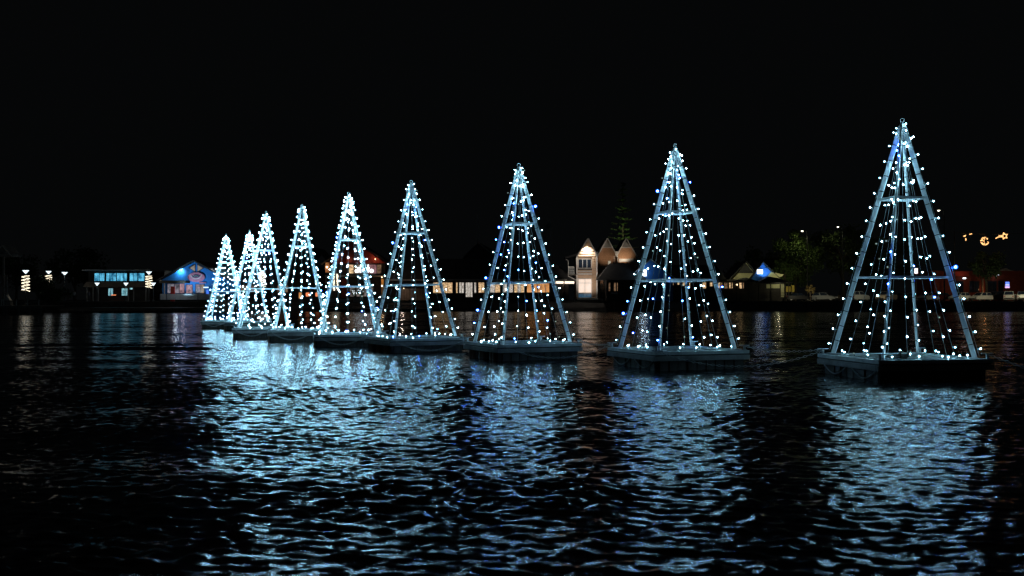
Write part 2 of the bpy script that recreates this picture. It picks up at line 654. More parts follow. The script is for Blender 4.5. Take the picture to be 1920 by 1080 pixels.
def leg_geo(k):
    a = k * math.pi / 2
    d = Vector((math.cos(a), math.sin(a), 0))
    return d, d * (LR), d * 0.035


def make_shared():
    sh = {}
    for k in range(4):
        d, foot, top = leg_geo(k)
        mb = MB().beam(foot + Vector((0, 0, 0.03)), top + Vector((0, 0, HT - 0.10)), 0.05, 0.112, d)
        sh['leg', k] = mb.mesh("leg", M['alu'])
        mb = MB()
        c = foot
        t = Vector((-d.y, d.x, 0))
        mb.beam(c - t * 0.16 + Vector((0, 0, 0.015)), c + t * 0.16 + Vector((0, 0, 0.015)), 0.03, 0.34, d)
        sh['foot', k] = mb.mesh("foot_plate", M['steel'])
        mb = MB()
        n = 14
        for i in range(n):
            s = (0.35 + i * 0.40) / HT
            p = foot.lerp(top, s) + Vector((0, 0, s * (HT - 0.17) + 0.03))
            ax = ((top - foot) + Vector((0, 0, HT - 0.17))).normalized()
            mb.beam(p - ax * 0.009, p + ax * 0.009, 0.060, 0.122, d)
        sh['tie', k] = mb.mesh("cable_tie", M['tie'])
    for lv, z in enumerate((2.03, 4.04)):
        s = z / HT
        for k in range(4):
            d0, f0, t0 = leg_geo(k)
            d1, f1, t1 = leg_geo((k + 1) % 4)
            p0 = f0.lerp(t0, s) + Vector((0, 0, z))
            p1 = f1.lerp(t1, s) + Vector((0, 0, z))
            dd = (p1 - p0).normalized()
            mb = MB().beam(p0 + dd * 0.05, p1 - dd * 0.05, 0.05, 0.055, (0, 0, 1))
            sh['bar', lv, k] = mb.mesh("ring_bar", M['alu'])
    mb = MB().lathe((0, 0, HT - 0.20), [(0.085, 0.06), (0.09, 0.08), (0.07, 0.14), (0.04, 0.18), (0.025, 0.2)], 10)
    sh['cap'] = mb.mesh("apex_cap", M['alu'])
    mb = MB().torus((0, 0, HT + 0.05), 0.05, 0.015, (1, 0.75, 0), (0, 0, 1), 16, 6)
    sh['eye'] = mb.mesh("lifting_eye", M['alu'])
    return sh


SHARED = make_shared()


def make_tree(i):
    X, Y, th, lean, nblue, label = TREES[i]
    r = random.Random(100 + i)
    t = empty("light_tree", (X, Y, DECK), R(th), label, "light tree", "lit pyramid trees on the pontoons")
    # lean of the whole structure as its pontoon rides the water
    wl = Vector((lean[0], lean[1], 0))
    rot = Matrix.Rotation(R(th), 3, 'Z')
    tilt_axis = Vector((0, 0, 1)).cross(Vector((lean[0] / HT, lean[1] / HT, 1)).normalized())
    t.rotation_mode = 'QUATERNION'
    q = Matrix.Rotation(math.asin(min(1, tilt_axis.length)), 3, tilt_axis.normalized() if tilt_axis.length > 1e-6 else Vector((1, 0, 0)))
    t.rotation_quaternion = (q @ rot).to_quaternion()
    for k in range(4):
        lg = place("leg", SHARED['leg', k], t)
        place("foot_plate", SHARED['foot', k], lg)
        tag(place("cable_tie", SHARED['tie', k], lg), kind="stuff")
        for lv in (0, 1):
            place("ring_bar", SHARED['bar', lv, k], t)
    cp = place("apex_cap", SHARED['cap'], t)
    place("lifting_eye", SHARED['eye'], cp)
    bulbs = []

    def string(path, start, step, out_fn, wire_r=0.007, droop=True):
        """a wire along the path with bulbs every 'step'"""
        pts = [Vector(p) for p in path]
        mbw = MB().tube(pts, wire_r, 4, cap=False)
        s = mbw.build("light_string", M['cable'], t, local=True)
        L = [0]
        for a, b in zip(pts, pts[1:]):
            L.append(L[-1] + (b - a).length)
        d = start
        while d < L[-1] - 0.03:
            j = max(n for n in range(len(L)) if L[n] <= d)
            j = min(j, len(pts) - 2)
            p = pts[j].lerp(pts[j + 1], (d - L[j]) / (L[j + 1] - L[j]))
            o = out_fn(p)
            o = (o + Vector((r.uniform(-.45, .45), r.uniform(-.45, .45), r.uniform(-.5, .35)))).normalized()
            mw = Matrix.Translation(p + o * 0.035) @ o.to_track_quat('Z', 'Y').to_matrix().to_4x4()
            b = place("bulb", BULB_ME, s, mw)
            k_ = 1.22 if i >= 4 else 0.86  # far bulbs enlarged to imitate lens glare
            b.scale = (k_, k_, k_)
            bulbs.append(b)
            d += step * r.uniform(0.88, 1.12)
        return s

    # strings running up the outside of each leg, standing off its outer face
    for k in range(4):
        d, foot, top = leg_geo(k)
        p0 = foot + d * 0.10 + Vector((0, 0, 0.1))
        p1 = top + d * 0.07 + Vector((0, 0, HT - 0.12))
        path = [p0.lerp(p1, s / 10) + d * (0.012 * math.sin(s * 2.1)) for s in range(11)]
        string(path, 0.16 + r.uniform(0, 0.1), 0.415 if i < 4 else 0.38, lambda p, d=d: d * 1.2)
    # strings fanning from the apex down to the deck between the legs
    for k in range(4):
        d0, f0, t0 = leg_geo(k)
        d1, f1, t1 = leg_geo((k + 1) % 4)
        for j, u in enumerate((0.31, 0.69) if i < 4 else (0.24, 0.5, 0.76)):
            u += r.uniform(-.05, .05)
            foot = f0.lerp(f1, u) * 0.99
            nrm = (d0 + d1).normalized()
            top = (t0.lerp(t1, u)) + Vector((0, 0, HT - 0.25 - r.uniform(0, .25)))
            bow = r.uniform(0.0, 0.10)
            path = []
            for s in range(13):
                q_ = s / 12
                p = top.lerp(foot + Vector((0, 0, 0.03)), q_)
                p = p - nrm * (bow * math.sin(math.pi * q_))
                path.append(p)
            string(path, 0.15 + r.uniform(0, 0.35), 0.49 if i < 4 else 0.40, lambda p, n=nrm: n + Vector((0, 0, -0.25)))
    # string lying along the deck edge between the feet
    for k in range(4):
        d0, f0, t0 = leg_geo(k)
        d1, f1, t1 = leg_geo((k + 1) % 4)
        path = []
        for s in range(9):
            u = 0.06 + 0.88 * s / 8
            p = f0.lerp(f1, u) * (1.0 + r.uniform(-.03, .05)) + Vector((0, 0, 0.02 + 0.008 * (s % 2)))
            path.append(p)
        string(path, r.uniform(0.1, 0.5), 0.60, lambda p: Vector((0, 0, 1.3)))
    # a short string wound round the tip
    path = []
    for s_ in range(19):
        t_ = s_ * 0.75
        rr = 0.16 - 0.11 * s_ / 18
        path.append((rr * math.cos(t_), rr * math.sin(t_), HT - 0.42 + 0.40 * s_ / 18))
    string(path, 0.03, 0.19, lambda p: Vector((p.x, p.y, 0)).normalized() * 1.2)
    # conspicuous deep blue bulbs at known spots on the outer legs
    for (kk, zz) in {0: [(0, 2.2)], 1: [(2, 1.0), (2, 4.9)], 2: [(0, 4.43), (2, 3.76), (2, 2.15), (2, 1.05)], 3: [(2, 3.5)], 4: [(2, 4.3)]}.get(i, []):
        d = leg_geo(kk)[0]
        tgt = d * (LR * (1 - zz / HT) + 0.14) + Vector((0, 0, zz))
        b = min(bulbs, key=lambda q_: (q_.location - tgt).length)
        bulbs.remove(b)
        for sl, mm in ((0, 'bulb_blue'), (2, 'halo_blue')):
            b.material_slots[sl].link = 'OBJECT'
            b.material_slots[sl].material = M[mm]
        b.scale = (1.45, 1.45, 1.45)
    r.shuffle(bulbs)
    for n, b in enumerate(bulbs):
        if n < int(nblue * 1.5) + 2:
            b.material_slots[0].link = 'OBJECT'
            b.material_slots[0].material = M['bulb_blue']
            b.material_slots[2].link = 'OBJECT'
            b.material_slots[2].material = M['halo_blue']
        elif n < int(nblue * 1.5) + 2 + 7 + (4 if i < 3 else 0):
            b.material_slots[0].link = 'OBJECT'
            b.material_slots[0].material = M['bulb_dim']
            b.material_slots[2].link = 'OBJECT'
            b.material_slots[2].material = M['halo_off']
        elif r.random() < 0.45:
            b.material_slots[0].link = 'OBJECT'
            b.material_slots[0].material = M['bulb_soft' if r.random() < 0.6 else 'bulb_hot']
    return t


for i in range(9):
    make_tree(i)


# ---- pontoons: local frame with sides along x and y
def make_pontoon_shared():
    s = {}
    H = PS
    mb = MB()
    n = 16
    for i in range(n):
        a = -H + 0.12 + (2 * H - 0.24) * i / n
        b = -H + 0.12 + (2 * H - 0.24) * (i + 1) / n
        mb.box(-H + 0.12, H - 0.12, a + 0.006, b - 0.006, DECK - 0.09, DECK - 0.005 - 0.006 * (i % 3 == 1))
    s['deck'] = mb.mesh("deck", M['alu_deck'])
    def side(mbfun):
        out = []
        for k in range(4):
            out.append(mbfun(k))
        return out
    def rot(pts, k):
        return [Matrix.Rotation(k * math.pi / 2, 3, 'Z') @ Vector(p) for p in pts]
    def boxk(x0, x1, y0, y1, z0, z1, k):
        mb = MB().box(x0, x1, y0, y1, z0, z1)
        mb.v = [tuple(p) for p in rot(mb.v, k)]
        return mb
    s['rail'] = [boxk(-H, H - 0.122, -H, -H + 0.12, DECK - 0.075, DECK + 0.012, k).mesh("edge_rail", M['rail']) for k in range(4)]
    s['groove'] = [boxk(-H + 0.03, H - 0.15, -H + 0.03, -H + 0.12, DECK - 0.115, DECK - 0.077, k).mesh("edge_groove", M['hull']) for k in range(4)]
    s['fascia'] = [boxk(-H - 0.01, H - 0.125, -H - 0.012, -H + 0.11, DECK - 0.245, DECK - 0.117, k).mesh("fascia", M['fascia']) for k in range(4)]
    mb = MB().box(-H + 0.16, H - 0.16, -H + 0.16, H - 0.16, -0.35, DECK - 0.247)
    s['hull'] = mb.mesh("hull", M['hull'])
    s['plank'] = MB().box(-0.125, 0.125, -0.03, 0.03, -0.35, DECK - 0.249).mesh("hull_plank", M['hull_plank'])
    s['pile'] = MB().tube([(0, 0, -0.5), (0, 0, DECK - 0.25)], 0.085, 10).mesh("fender_pile", M['rust_pile'])
    mb = MB().tube([(0, 0, 0), (0, 0, 0.13)], 0.035, 8)
    mb.beam((-0.14, 0, 0.14), (0.14, 0, 0.14), 0.05, 0.028, (0, 0, 1))
    mb.box(-0.07, 0.07, -0.05, 0.05, 0, 0.015)
    s['cleat'] = mb.mesh("mooring_cleat", M['steel'])
    mb = MB()
    pts = []
    for q in range(13):
        u = q / 12
        pts.append((-0.55 + 1.1 * u, 0, DECK - 0.26 - 0.2 * math.sin(math.pi * u)))
    mb.tube(pts, 0.018, 5)
    s['rope'] = mb.mesh("rope_loop", M['chain'])
    return s


PSH = make_pontoon_shared()
PONT = []
for i, (X, Y, th, lean, nb_, lab) in enumerate(TREES):
    p = empty("pontoon", (X, Y, 0), R(th + 45), PLAB[i], "pontoon", "floating pontoons carrying the trees")
    PONT.append(p)
    place("deck", PSH['deck'], p)
    place("hull", PSH['hull'], p)
    for k in range(4):
        rl = place("edge_rail", PSH['rail'][k], p)
        place("edge_groove", PSH['groove'][k], p)
        place("fascia", PSH['fascia'][k], p)
        rz = Matrix.Rotation(k * math.pi / 2, 4, 'Z')
        for q in range(9):
            off = -1.2 + 0.30 * q + rng.uniform(-.02, .02)
            if i >= 2 and k == 3 and q in (1, 4, 7):
                continue
            place("hull_plank", PSH['plank'], p, rz @ Matrix.Translation((off, -PS + 0.125 + rng.uniform(-.02, .02), 0)))
        c = rz @ Vector((PS - 0.1, PS - 0.1, DECK + 0.012))
        place("mooring_cleat", PSH['cleat'], p, Matrix.Translation(c) @ Matrix.Rotation(R(-th - 45), 4, 'Z'))
    rz = Matrix.Rotation(3 * math.pi / 2, 4, 'Z')
    if i >= 2:
        for off in (-0.9, 0.0, 0.9):
            for e in (-.11, .11):
                place("fender_pile", PSH['pile'], p, rz @ Matrix.Translation((off + e, -PS + 0.1, 0)))
    else:
        for off in (-0.72, 0.72):
            place("rope_loop", PSH['rope'], p, rz @ Matrix.Translation((off, -PS + 0.06, 0)))
    # weathered colour of the left side on the farther pontoons


def corner(i, ang):
    X, Y, th = TREES[i][:3]
    a = R(th + ang)
    r = (PS - 0.1) * math.sqrt(2)
    return Vector((X + r * math.cos(a), Y + r * math.sin(a), DECK + 0.13))


def chain(p0, p1, sag, label, tube_only=False):
    p0 = Vector(p0)
    p1 = Vector(p1)
    n = max(8, int((p1 - p0).length / 0.085))
    pts = []
    for q in range(n + 1):
        u = q / n
        p = p0.lerp(p1, u)
        p.z -= sag * 4 * u * (1 - u)
        pts.append(p)
    mb = MB()
    for q in range(n):
        a, b = pts[q], pts[q + 1]
        d = (b - a).normalized()
        s = d.cross(Vector((0, 0, 1)))
        s = s.normalized() if s.length > 1e-3 else Vector((1, 0, 0))
        if q % 2:
            s = d.cross(s)
        mb.torus((a + b) / 2, 0.025, 0.009, d, s, 8, 4, sx=1.9)
    o = mb.build("mooring_chain", M['chain'])
    tag(o, label, "chain", "chains linking the pontoons")


CH = ["between the two nearest pontoons", "between the second and third pontoons from the right", "between the third and fourth pontoons from the right",
      "between the fourth and fifth pontoons from the right", "between the fifth and sixth pontoons from the right", "between the third and fourth pontoons from the left",
      "between the second and third pontoons from the left", "between the two farthest pontoons"]
for i in range(8):
    near, far = i, i + 1
    chain(corner(far, 0), corner(near, 180), 0.10, "taut mooring chain " + CH[i])
    if i != 6:
        chain(corner(far, -90) + Vector((0, -0.12, -0.1)), corner(near, 180) + Vector((0, -0.05, -0.02)), 0.42, "long slack mooring chain sagging " + CH[i])
chain(corner(0, -90) + Vector((-0.02, -0.1, -0.12)), corner(0, -90) + Vector((-0.1, -0.14, -0.75)), 0.0, "mooring chain hanging down the corner of the nearest pontoon")
chain(corner(0, 0), (13.6, 22.6, -0.15), 0.05, "mooring chain running out of frame from the nearest pontoon")


# ---- two birds resting on the nearest deck
def make_bird(loc, yaw, label, sc=1.0):
    o = empty("bird", loc, yaw, label, "bird", "birds resting on the nearest pontoon")
    mb = MB()
    # body lofted along x: tail -> chest -> neck -> head
    secs = [(-0.20, 0.055, 0.006, 0.004), (-0.15, 0.058, 0.022, 0.016), (-0.09, 0.060, 0.048, 0.042), (-0.02, 0.062, 0.062, 0.056),
            (0.05, 0.066, 0.060, 0.056), (0.095, 0.086, 0.044, 0.046), (0.11, 0.125, 0.028, 0.030), (0.118, 0.155, 0.026, 0.026),
            (0.128, 0.178, 0.027, 0.024), (0.138, 0.192, 0.022, 0.016), (0.145, 0.198, 0.006, 0.004)]
    seg = 12
    n0 = 0
    tilt = [0.0, 0, 0, 0, 0.25, 0.9, 1.35, 1.4, 1.2, 0.9, 0.8]
    for (x, z, w, h), tl in zip(secs, tilt):
        for s in range(seg):
            a = 2 * math.pi * s / seg
            dx = -math.sin(tl) * h * math.sin(a)
            mb.v.append((x + dx, w * math.cos(a), z + math.cos(tl) * h * math.sin(a)))
    for q in range(len(secs) - 1):
        for s in range(seg):
            t = (s + 1) % seg
            mb.face([q * seg + s, q * seg + t, (q + 1) * seg + t, (q + 1) * seg + s])
    mb.face(list(reversed(range(seg))))
    mb.face([(len(secs) - 1) * seg + s for s in range(seg)])
    body = mb.build("body", M['feather'], o, smooth=True, local=True)
    b = MB().tube([(0.148, 0, 0.176), (0.185, 0, 0.168)], 0.010, 6, r1=0.004).build("bill", M['bill'], o, local=True)
    for s in (-1, 1):
        w = MB()
        w.poly([(-0.17, s * 0.03, 0.085), (-0.05, s * 0.067, 0.05), (0.05, s * 0.066, 0.06), (0.04, s * 0.058, 0.095), (-0.06, s * 0.052, 0.105)])
        w.build("wing", M['feather'], o, local=True)
        MB().tube([(0.0, s * 0.02, 0.02), (0.005, s * 0.02, 0.0)], 0.006, 5).build("leg", M['bill'], o, local=True)
    o.scale = (sc, sc, sc)


make_bird((9.30, 24.22, DECK + 0.012), R(-18), "dark bird sitting on the nearest pontoon, left one of the pair", 1.1)
make_bird((9.50, 24.20, DECK + 0.012), R(-40), "dark bird sitting on the nearest pontoon, right one of the pair", 1.15)


# ------------------------------------------------------------------ building helpers
def pbox(mb, x0, x1, y0, y1, D, depth, front=0.0):
    """pixel rectangle at distance D as a box going back by depth"""
    mb.box(px(x0, D), px(x1, D), D + front, D + front + depth, pz(y1, D), pz(y0, D))
    return mb


def window(parent, x0, x1, y0, y1, D, pane_mat, nx=1, ny=1, fm='white', name="window", bar=0.06):
    X0, X1, Z1, Z0 = px(x0, D), px(x1, D), pz(y0, D), pz(y1, D)
    mb = MB()
    f0, f1 = D - 0.07, D - 0.012
    mb.box(X0 - bar, X1 + bar, f0, f1, Z0 - bar, Z0)
    mb.box(X0 - bar, X1 + bar, f0, f1, Z1, Z1 + bar)
    mb.box(X0 - bar, X0, f0, f1, Z0, Z1)
    mb.box(X1, X1 + bar, f0, f1, Z0, Z1)
    for i in range(1, nx):
        x = X0 + (X1 - X0) * i / nx
        mb.box(x - bar / 2, x + bar / 2, f0 + .002, f1 - .002, Z0, Z1)
    for i in range(1, ny):
        z = Z0 + (Z1 - Z0) * i / ny
        mb.box(X0, X1, f0 + .004, f1 - .004, z - bar / 2, z + bar / 2)
    w = mb.build(name, M[fm], parent)
    for i in range(nx):
        for j in range(ny):
            a = X0 + (X1 - X0) * i / nx + bar / 2
            b = X0 + (X1 - X0) * (i + 1) / nx - bar / 2
            c = Z0 + (Z1 - Z0) * j / ny + bar / 2
            d = Z0 + (Z1 - Z0) * (j + 1) / ny - bar / 2
            pm = pane_mat[(i + j * nx) % len(pane_mat)] if isinstance(pane_mat, (list, tuple)) else pane_mat
            MB().box(a, b, D - 0.045, D - 0.03, c, d).build("pane", pm, w)
    return w


def gable_roof(mb, x0, x1, xa, ye, ya, D, depth, over=0.35, th=0.18):
    """two roof slabs from eaves (x0,ye) (x1,ye) to apex (xa,ya)"""
    A = (px(xa, D), pz(ya, D))
    for xe in (x0, x1):
        E = (px(xe, D), pz(ye, D))
        d = Vector((A[0] - E[0], A[1] - E[1]))
        E2 = (E[0] - d.x / d.length * over, E[1] - d.y / d.length * over)
        pr = [E2, A, (A[0], A[1] + th), (E2[0], E2[1] + th)]
        if xe == x1:
            pr = list(reversed(pr))
        mb.prism(pr, D - over, D + depth)
    return mb


def gable_wall(mb, x0, x1, xa, ye, ya, yb, D, depth):
    mb.prism([(px(x0, D), pz(yb, D)), (px(x1, D), pz(yb, D)), (px(x1, D), pz(ye, D)), (px(xa, D), pz(ya, D)), (px(x0, D), pz(ye, D))], D, D + depth)
    return mb


def barge(parent, x0, x1, xa, ye, ya, D, m='white', over=0.4, w=0.22):
    A = Vector((px(xa, D), D - over, pz(ya, D) + 0.06))
    for xe in (x0, x1):
        E = Vector((px(xe, D), D - over, pz(ye, D) + 0.06))
        d = (E - A).normalized()
        MB().beam(A, E + d * 0.35, 0.06, w, (0, 0, 1)).build("barge_board", M[m], parent)


def point(parent, loc, energy, col, radius=0.1, name="lamp_or_fill"):
    l = bpy.data.lights.new(name, 'POINT')
    l.energy = energy
    l.color = col
    l.shadow_soft_size = radius
    o = bpy.data.objects.new(name, l)
    COL.objects.link(o)
    o.parent = parent
    o.location = Vector(loc) - ORG[parent.name]
    return o


def spot(parent, loc, target, energy, col, angle=90, blend=0.6, radius=0.08, name="lamp_or_fill"):
    l = bpy.data.lights.new(name, 'SPOT')
    l.energy = energy
    l.color = col
    l.spot_size = R(angle)
    l.spot_blend = blend
    l.shadow_soft_size = radius
    o = bpy.data.objects.new(name, l)
    COL.objects.link(o)
    o.parent = parent
    o.location = Vector(loc) - ORG[parent.name]
    o.rotation_euler = (Vector(target) - Vector(loc)).to_track_quat('-Z', 'Y').to_euler()
    return o


WARM = (1.0, 0.62, 0.32)
COOL = (0.75, 0.9, 1.0)
E = {}
E['lamp'] = emit('street lamp glow', (0.75, 0.92, 1.0), 1.6)
E['fairy'] = emit('warm fairy light', (1.0, 0.86, 0.62), 2.0)
E['blue_room'] = emit('blue lit room', (0.16, 0.68, 1.0), 0.95, (0.01, 0.12, 0.24), 1.4, (1.2, 1, 0.6))
E['cyan_room'] = emit('cyan lit room', (0.45, 0.9, 1.0), 0.9, (0.02, 0.14, 0.2), 1.8, (1.6, 1, 0.6))
E['warm_room'] = emit('warm lit room', (1.0, 0.70, 0.38), 0.95, (0.30, 0.15, 0.06), 2.4, (1.0, 1, 1.6))
E['amber_room'] = emit('amber lit room', (1.0, 0.48, 0.18), 0.75, (0.60, 0.24, 0.07), 0.9)
E['cream_room'] = emit('cream lit room', (1.0, 0.82, 0.70), 1.0, (0.92, 0.70, 0.55), 0.5)
E['white_room'] = emit('white lit room', (0.95, 0.88, 0.78), 0.75, (0.28, 0.22, 0.17), 2.8, (1.1, 1, 1.7))
E['dim_room'] = emit('dim warm room', (0.55, 0.33, 0.18), 0.45, (0.10, 0.05, 0.03), 1.6)
E['pink_room'] = emit('pink lit shop room', (0.75, 0.42, 0.48), 0.6, (0.05, 0.04, 0.06), 1.3)
E['grey_room'] = emit('grey lit shop room', (0.5, 0.46, 0.55), 0.5, (0.05, 0.05, 0.07), 0.8)
E['neon'] = emit('white neon tube', (0.9, 0.95, 1.0), 4.0)
E['sign_white'] = emit('white backlit sign', (0.85, 0.95, 1.0), 2.2)
E['sign_blue'] = emit('blue backlit sign', (0.12, 0.22, 1.0), 1.6)
E['sign_lilac'] = emit('lilac backlit sign', (0.75, 0.65, 1.0), 1.3)
E['orange_deco'] = emit('orange rope light', (1.0, 0.50, 0.18), 2.0)
E['lantern'] = emit('orange lantern glow', (1.0, 0.30, 0.12), 0.9)
E['amber_lamp'] = emit('amber lamp glow', (1.0, 0.72, 0.42), 3.5)
E['strip'] = emit('warm fascia strip light', (1.0, 0.80, 0.62), 1.6)
E['tail'] = emit('red tail lamp', (1.0, 0.05, 0.04), 0.5)

# ------------------------------------------------------------------ LEFT SHORE
# gabled lookout at the left edge
D = 150.0
k = empty("lookout_kiosk", (px(4, D), D, 1.2), 0, "pale gabled lookout kiosk on a post at the left edge", "kiosk")
mb = MB()
gable_roof(mb, -9, 18, 5, 476, 461, D, 3.0, 0.2, 0.12)
mb.build("roof", M['grey_wall'], k)
barge(k, -9, 18, 5, 476, 461, D, 'white', 0.25, 0.18)
pbox(MB(), -12, 21, 476, 481, D, 3.0).build("eave_beam", M['grey_wall'], k)
for xx in (-6, 4):
    pbox(MB(), xx - 1.5, xx + 1.5, 481, 566, D, 0.25, 0.3).build("post", M['grey_wall'], k)
pbox(MB(), -40, 8, 516, 537, D, 0.2, 0.8).build("wall_panel", M['grey_wall'], k)

D = 136.0
o = empty("white_mast", (px(15, D), D, 1.2), 0, "slim white mast with a flared triangular foot on the pier", "mast")
MB().tube([(px(14, D), D, pz(556, D)), (px(13.6, D), D, pz(517, D))], 0.10, 8, r1=0.03).build("mast", M['white'], o)
MB().prism([(px(12, D), pz(563, D)), (px(21, D), pz(563, D)), (px(16, D), pz(556, D)), (px(14, D), pz(553, D)), (px(13, D), pz(556, D))], D - .3, D + .3).build("foot", M['white'], o)
MB().box(px(10, D), px(22, D), D - .4, D + .4, 1.2, pz(563, D)).build("plinth", M['grey_wall'], o)


def lamp_post(x, yh, D, label, base_z, wrap=None, headw=0.42, power=60, warm=False):
    X = px(x, D)
    o = empty("lamp_post", (X, D, base_z), 0, label, "lamp post", "lamp posts along the left promenade")
    zt = pz(yh, D)
    MB().tube([(X, D, base_z), (X, D, base_z + 0.5), (X, D, zt - 0.1)], 0.085, 8, r1=0.05).build("post", M['lamp_metal'], o)
    MB().lathe((X, D, base_z), [(0.2, 0), (0.2, 0.12), (0.1, 0.3)], 10).build("base", M['lamp_metal'], o)
    hd = MB().lathe((X, D, zt - 0.22), [(0.07, 0), (headw * 0.55, 0.2), (headw, 0.42), (headw, 0.46)], 14).build("lamp_bowl", E['lamp'], o)
    MB().lathe((X, D, zt + 0.245), [(headw * 1.02, 0), (headw * 0.9, 0.05), (0.05, 0.09)], 14).build("cover", M['lamp_metal'], hd)
    point(o, (X, D - 0.1, zt - 0.5), power, COOL, 0.3)
    if wrap:
        z0, z1 = pz(wrap[1], D), pz(wrap[0], D)
        turns = int((z1 - z0) / 0.36)
        n = turns * 14
        rr = 0.50
        pts = []
        r_ = random.Random(int(x))
        for q in range(n + 1):
            u = q / n
            t = u * turns * 2 * math.pi
            rad = rr * (1 + r_.uniform(-.10, .10))
            pts.append((X + rad * math.cos(t), D + rad * math.sin(t), z0 + (z1 - z0) * u + r_.uniform(-.05, .05)))
        MB().tube(pts, 0.050, 5).build("fairy_light_coil", E['fairy'], o)
        cg = MB()
        for q in range(8):
            t = q * math.pi / 4
            cg.tube([(X + 0.42 * math.cos(t), D + 0.42 * math.sin(t), z0), (X + 0.42 * math.cos(t), D + 0.42 * math.sin(t), z1)], 0.012, 4)
        for z in (z0, z1):
            cg.torus((X, D, z), 0.42, 0.015, (1, 0, 0), (0, 1, 0), 16, 4)
            for q in range(4):
                t = q * math.pi / 2
                cg.tube([(X, D, z), (X + 0.42 * math.cos(t), D + 0.42 * math.sin(t), z)], 0.012, 4)
        cg.build("wire_cage", M['lamp_metal'], o)


lamp_post(48, 510, 139, "lamp post wrapped in a warm light coil nearest the left edge", 1.2, (517, 546), 0.42, 5)
lamp_post(91, 511, 165, "lamp post wrapped in a warm light coil beside the bushy tree", G, (516, 540), 0.42, 6)
lamp_post(121, 513, 166, "bare lamp post with glowing bowl right of two coil-wrapped ones", G, None, 0.45, 10)
lamp_post(279, 512, 164, "coil-wrapped lamp post between the blue-windowed building and blue gable", G, (517, 540), 0.45, 8)
lamp_post(182, 533, 163, "short lamp post before the left end of the blue-windowed building", G, None, 0.36, 5)
lamp_post(236, 533, 163, "short lamp post before the middle of the blue-windowed building", G, None, 0.36, 5)
lamp_post(287.5, 533, 163, "short lamp post close beside the right-hand coil-wrapped one", G, None, 0.36, 5)
lamp_post(492, 510, 168, "coil-wrapped lamp post seen through the third tree from the left", G, (512, 538), 0.42, 14)

# blue-windowed two-storey building
D = 170.0
b = empty("waterfront_building", (px(220, D), D, G), 0, "two-storey waterfront building with blue lit upper windows", "building")
pbox(MB(), 163, 276, 508, 565, D, 9, 0.6).build("wall", M['dark_wall'], b)
pbox(MB(), 158, 284, 505.5, 508, D, 11, -0.9).build("roof", M['tin_roof'], b)
pbox(MB(), 164, 276, 528.5, 538.5, D, 0.8, -0.5).build("balcony_panel", M['spandrel'], b)
MB().prism([(px(158, D), pz(538, D)), (px(164, D), pz(538.5, D)), (px(164, D), pz(528.5, D))], D - .5, D + .4).build("balcony_end", M['spandrel'], b)
Dw = D + 0.6
for (a, c, n) in ((177, 196, 2), (199, 218, 3), (219, 238, 3), (243, 258, 2), (259, 271, 1)):
    window(b, a, c, 512, 527, Dw, E['blue_room'], n, 1, 'lamp_metal')
for (a, c) in ((203, 212), (228, 239)):
    window(b, a, c, 540.5, 554.5, Dw, E['cyan_room'], 2, 1, 'lamp_metal')
window(b, 243, 249, 539.5, 543, Dw, E['cyan_room'], 1, 1, 'lamp_metal')
pbox(MB(), 211, 219, 552.3, 554, D, 0.3, -0.6).build("counter_lamp", E['lantern'], b)
for xx in (165, 176, 186, 242, 252, 275):
    pbox(MB(), xx - .8, xx + .8, 538.6, 565, D, 0.15, -0.4).build("column", M['grey_wall'], b)

# blue gabled cafe
D = 166.0
b = empty("gabled_cafe", (px(352, D), D, G), 0, "bright blue gabled waterside cafe with pink oval sign", "building")
gable_wall(MB(), 304, 424, 364, 524, 491, 551, D + 1.2, 9).build("wall", M['blue_wall'], b)
gable_roof(MB(), 300, 428, 364, 524, 489.5, D + 1.2, 9, 0.5, 0.14).build("roof", M['dark_roof'], b)
barge(b, 303, 425, 364, 522.5, 489.5, D + 1.2, 'dark_roof', 0.55, 0.2)
sd = MB()
sd.prism([(px(295, D), pz(524.5, D)), (px(302, D), pz(523.5, D)), (px(318, D), pz(508, D)), (px(297, D), pz(506, D))], D + 3.0, D + 3.4)
sd.build("side_roof", M['tin_roof'], b)
MB().tube([(px(297, D), D + .8, pz(525, D)), (px(305, D), D + .8, pz(528, D)), (px(305.5, D), D + .8, pz(562, D))], 0.09, 6).build("downpipe", M['white'], b)
pbox(MB(), 302, 352, 526, 531, D, 2.2, -1.0).build("awning", M['dark_wall'], b)
Dw = D + 1.2
window(b, 314, 327, 532, 550, Dw, E['grey_room'], 1, 1, 'navy')
window(b, 328, 346, 532, 550, Dw, [E['grey_room'], E['pink_room']], 2, 1, 'navy')
window(b, 349, 361, 534, 550, Dw, E['pink_room'], 1, 1, 'navy')
window(b, 367, 383, 533, 550, Dw, [E['pink_room'], E['dim_room']], 2, 2, 'navy')
# the oval sign with its white banner and script-like strokes
sg = MB().lathe((px(364.5, D), D + 0.95, pz(519.5, D)), [(1.42, -0.06), (1.46, 0.0), (1.42, 0.06)], 28, 'y')
sg.v = [(x, y, pz(519.5, D) + (z - pz(519.5, D)) * 0.56) for x, y, z in sg.v]
sgo = sg.build("oval_sign", M['pink'], b)
pts = []
for q in range(15):
    u = q / 14
    pts.append((px(353.5 + 22 * u, D), D + 0.86, pz(514.5 + 8.5 * math.sin(math.pi * u) ** 0.7, D)))
MB().tube(pts, 0.075, 5).build("sign_banner", M['white'], sgo)
mbn = MB().lathe((px(364.5, D), D + 0.87, pz(517.3, D)), [(0.62, -0.03), (0.62, 0.0)], 20, 'y')
mbn.v = [(x, y, pz(517.3, D) + (z - pz(517.3, D)) * 0.42) for x, y, z in mbn.v]
mbn.build("sign_plate", M['navy'], sgo)
pts = []
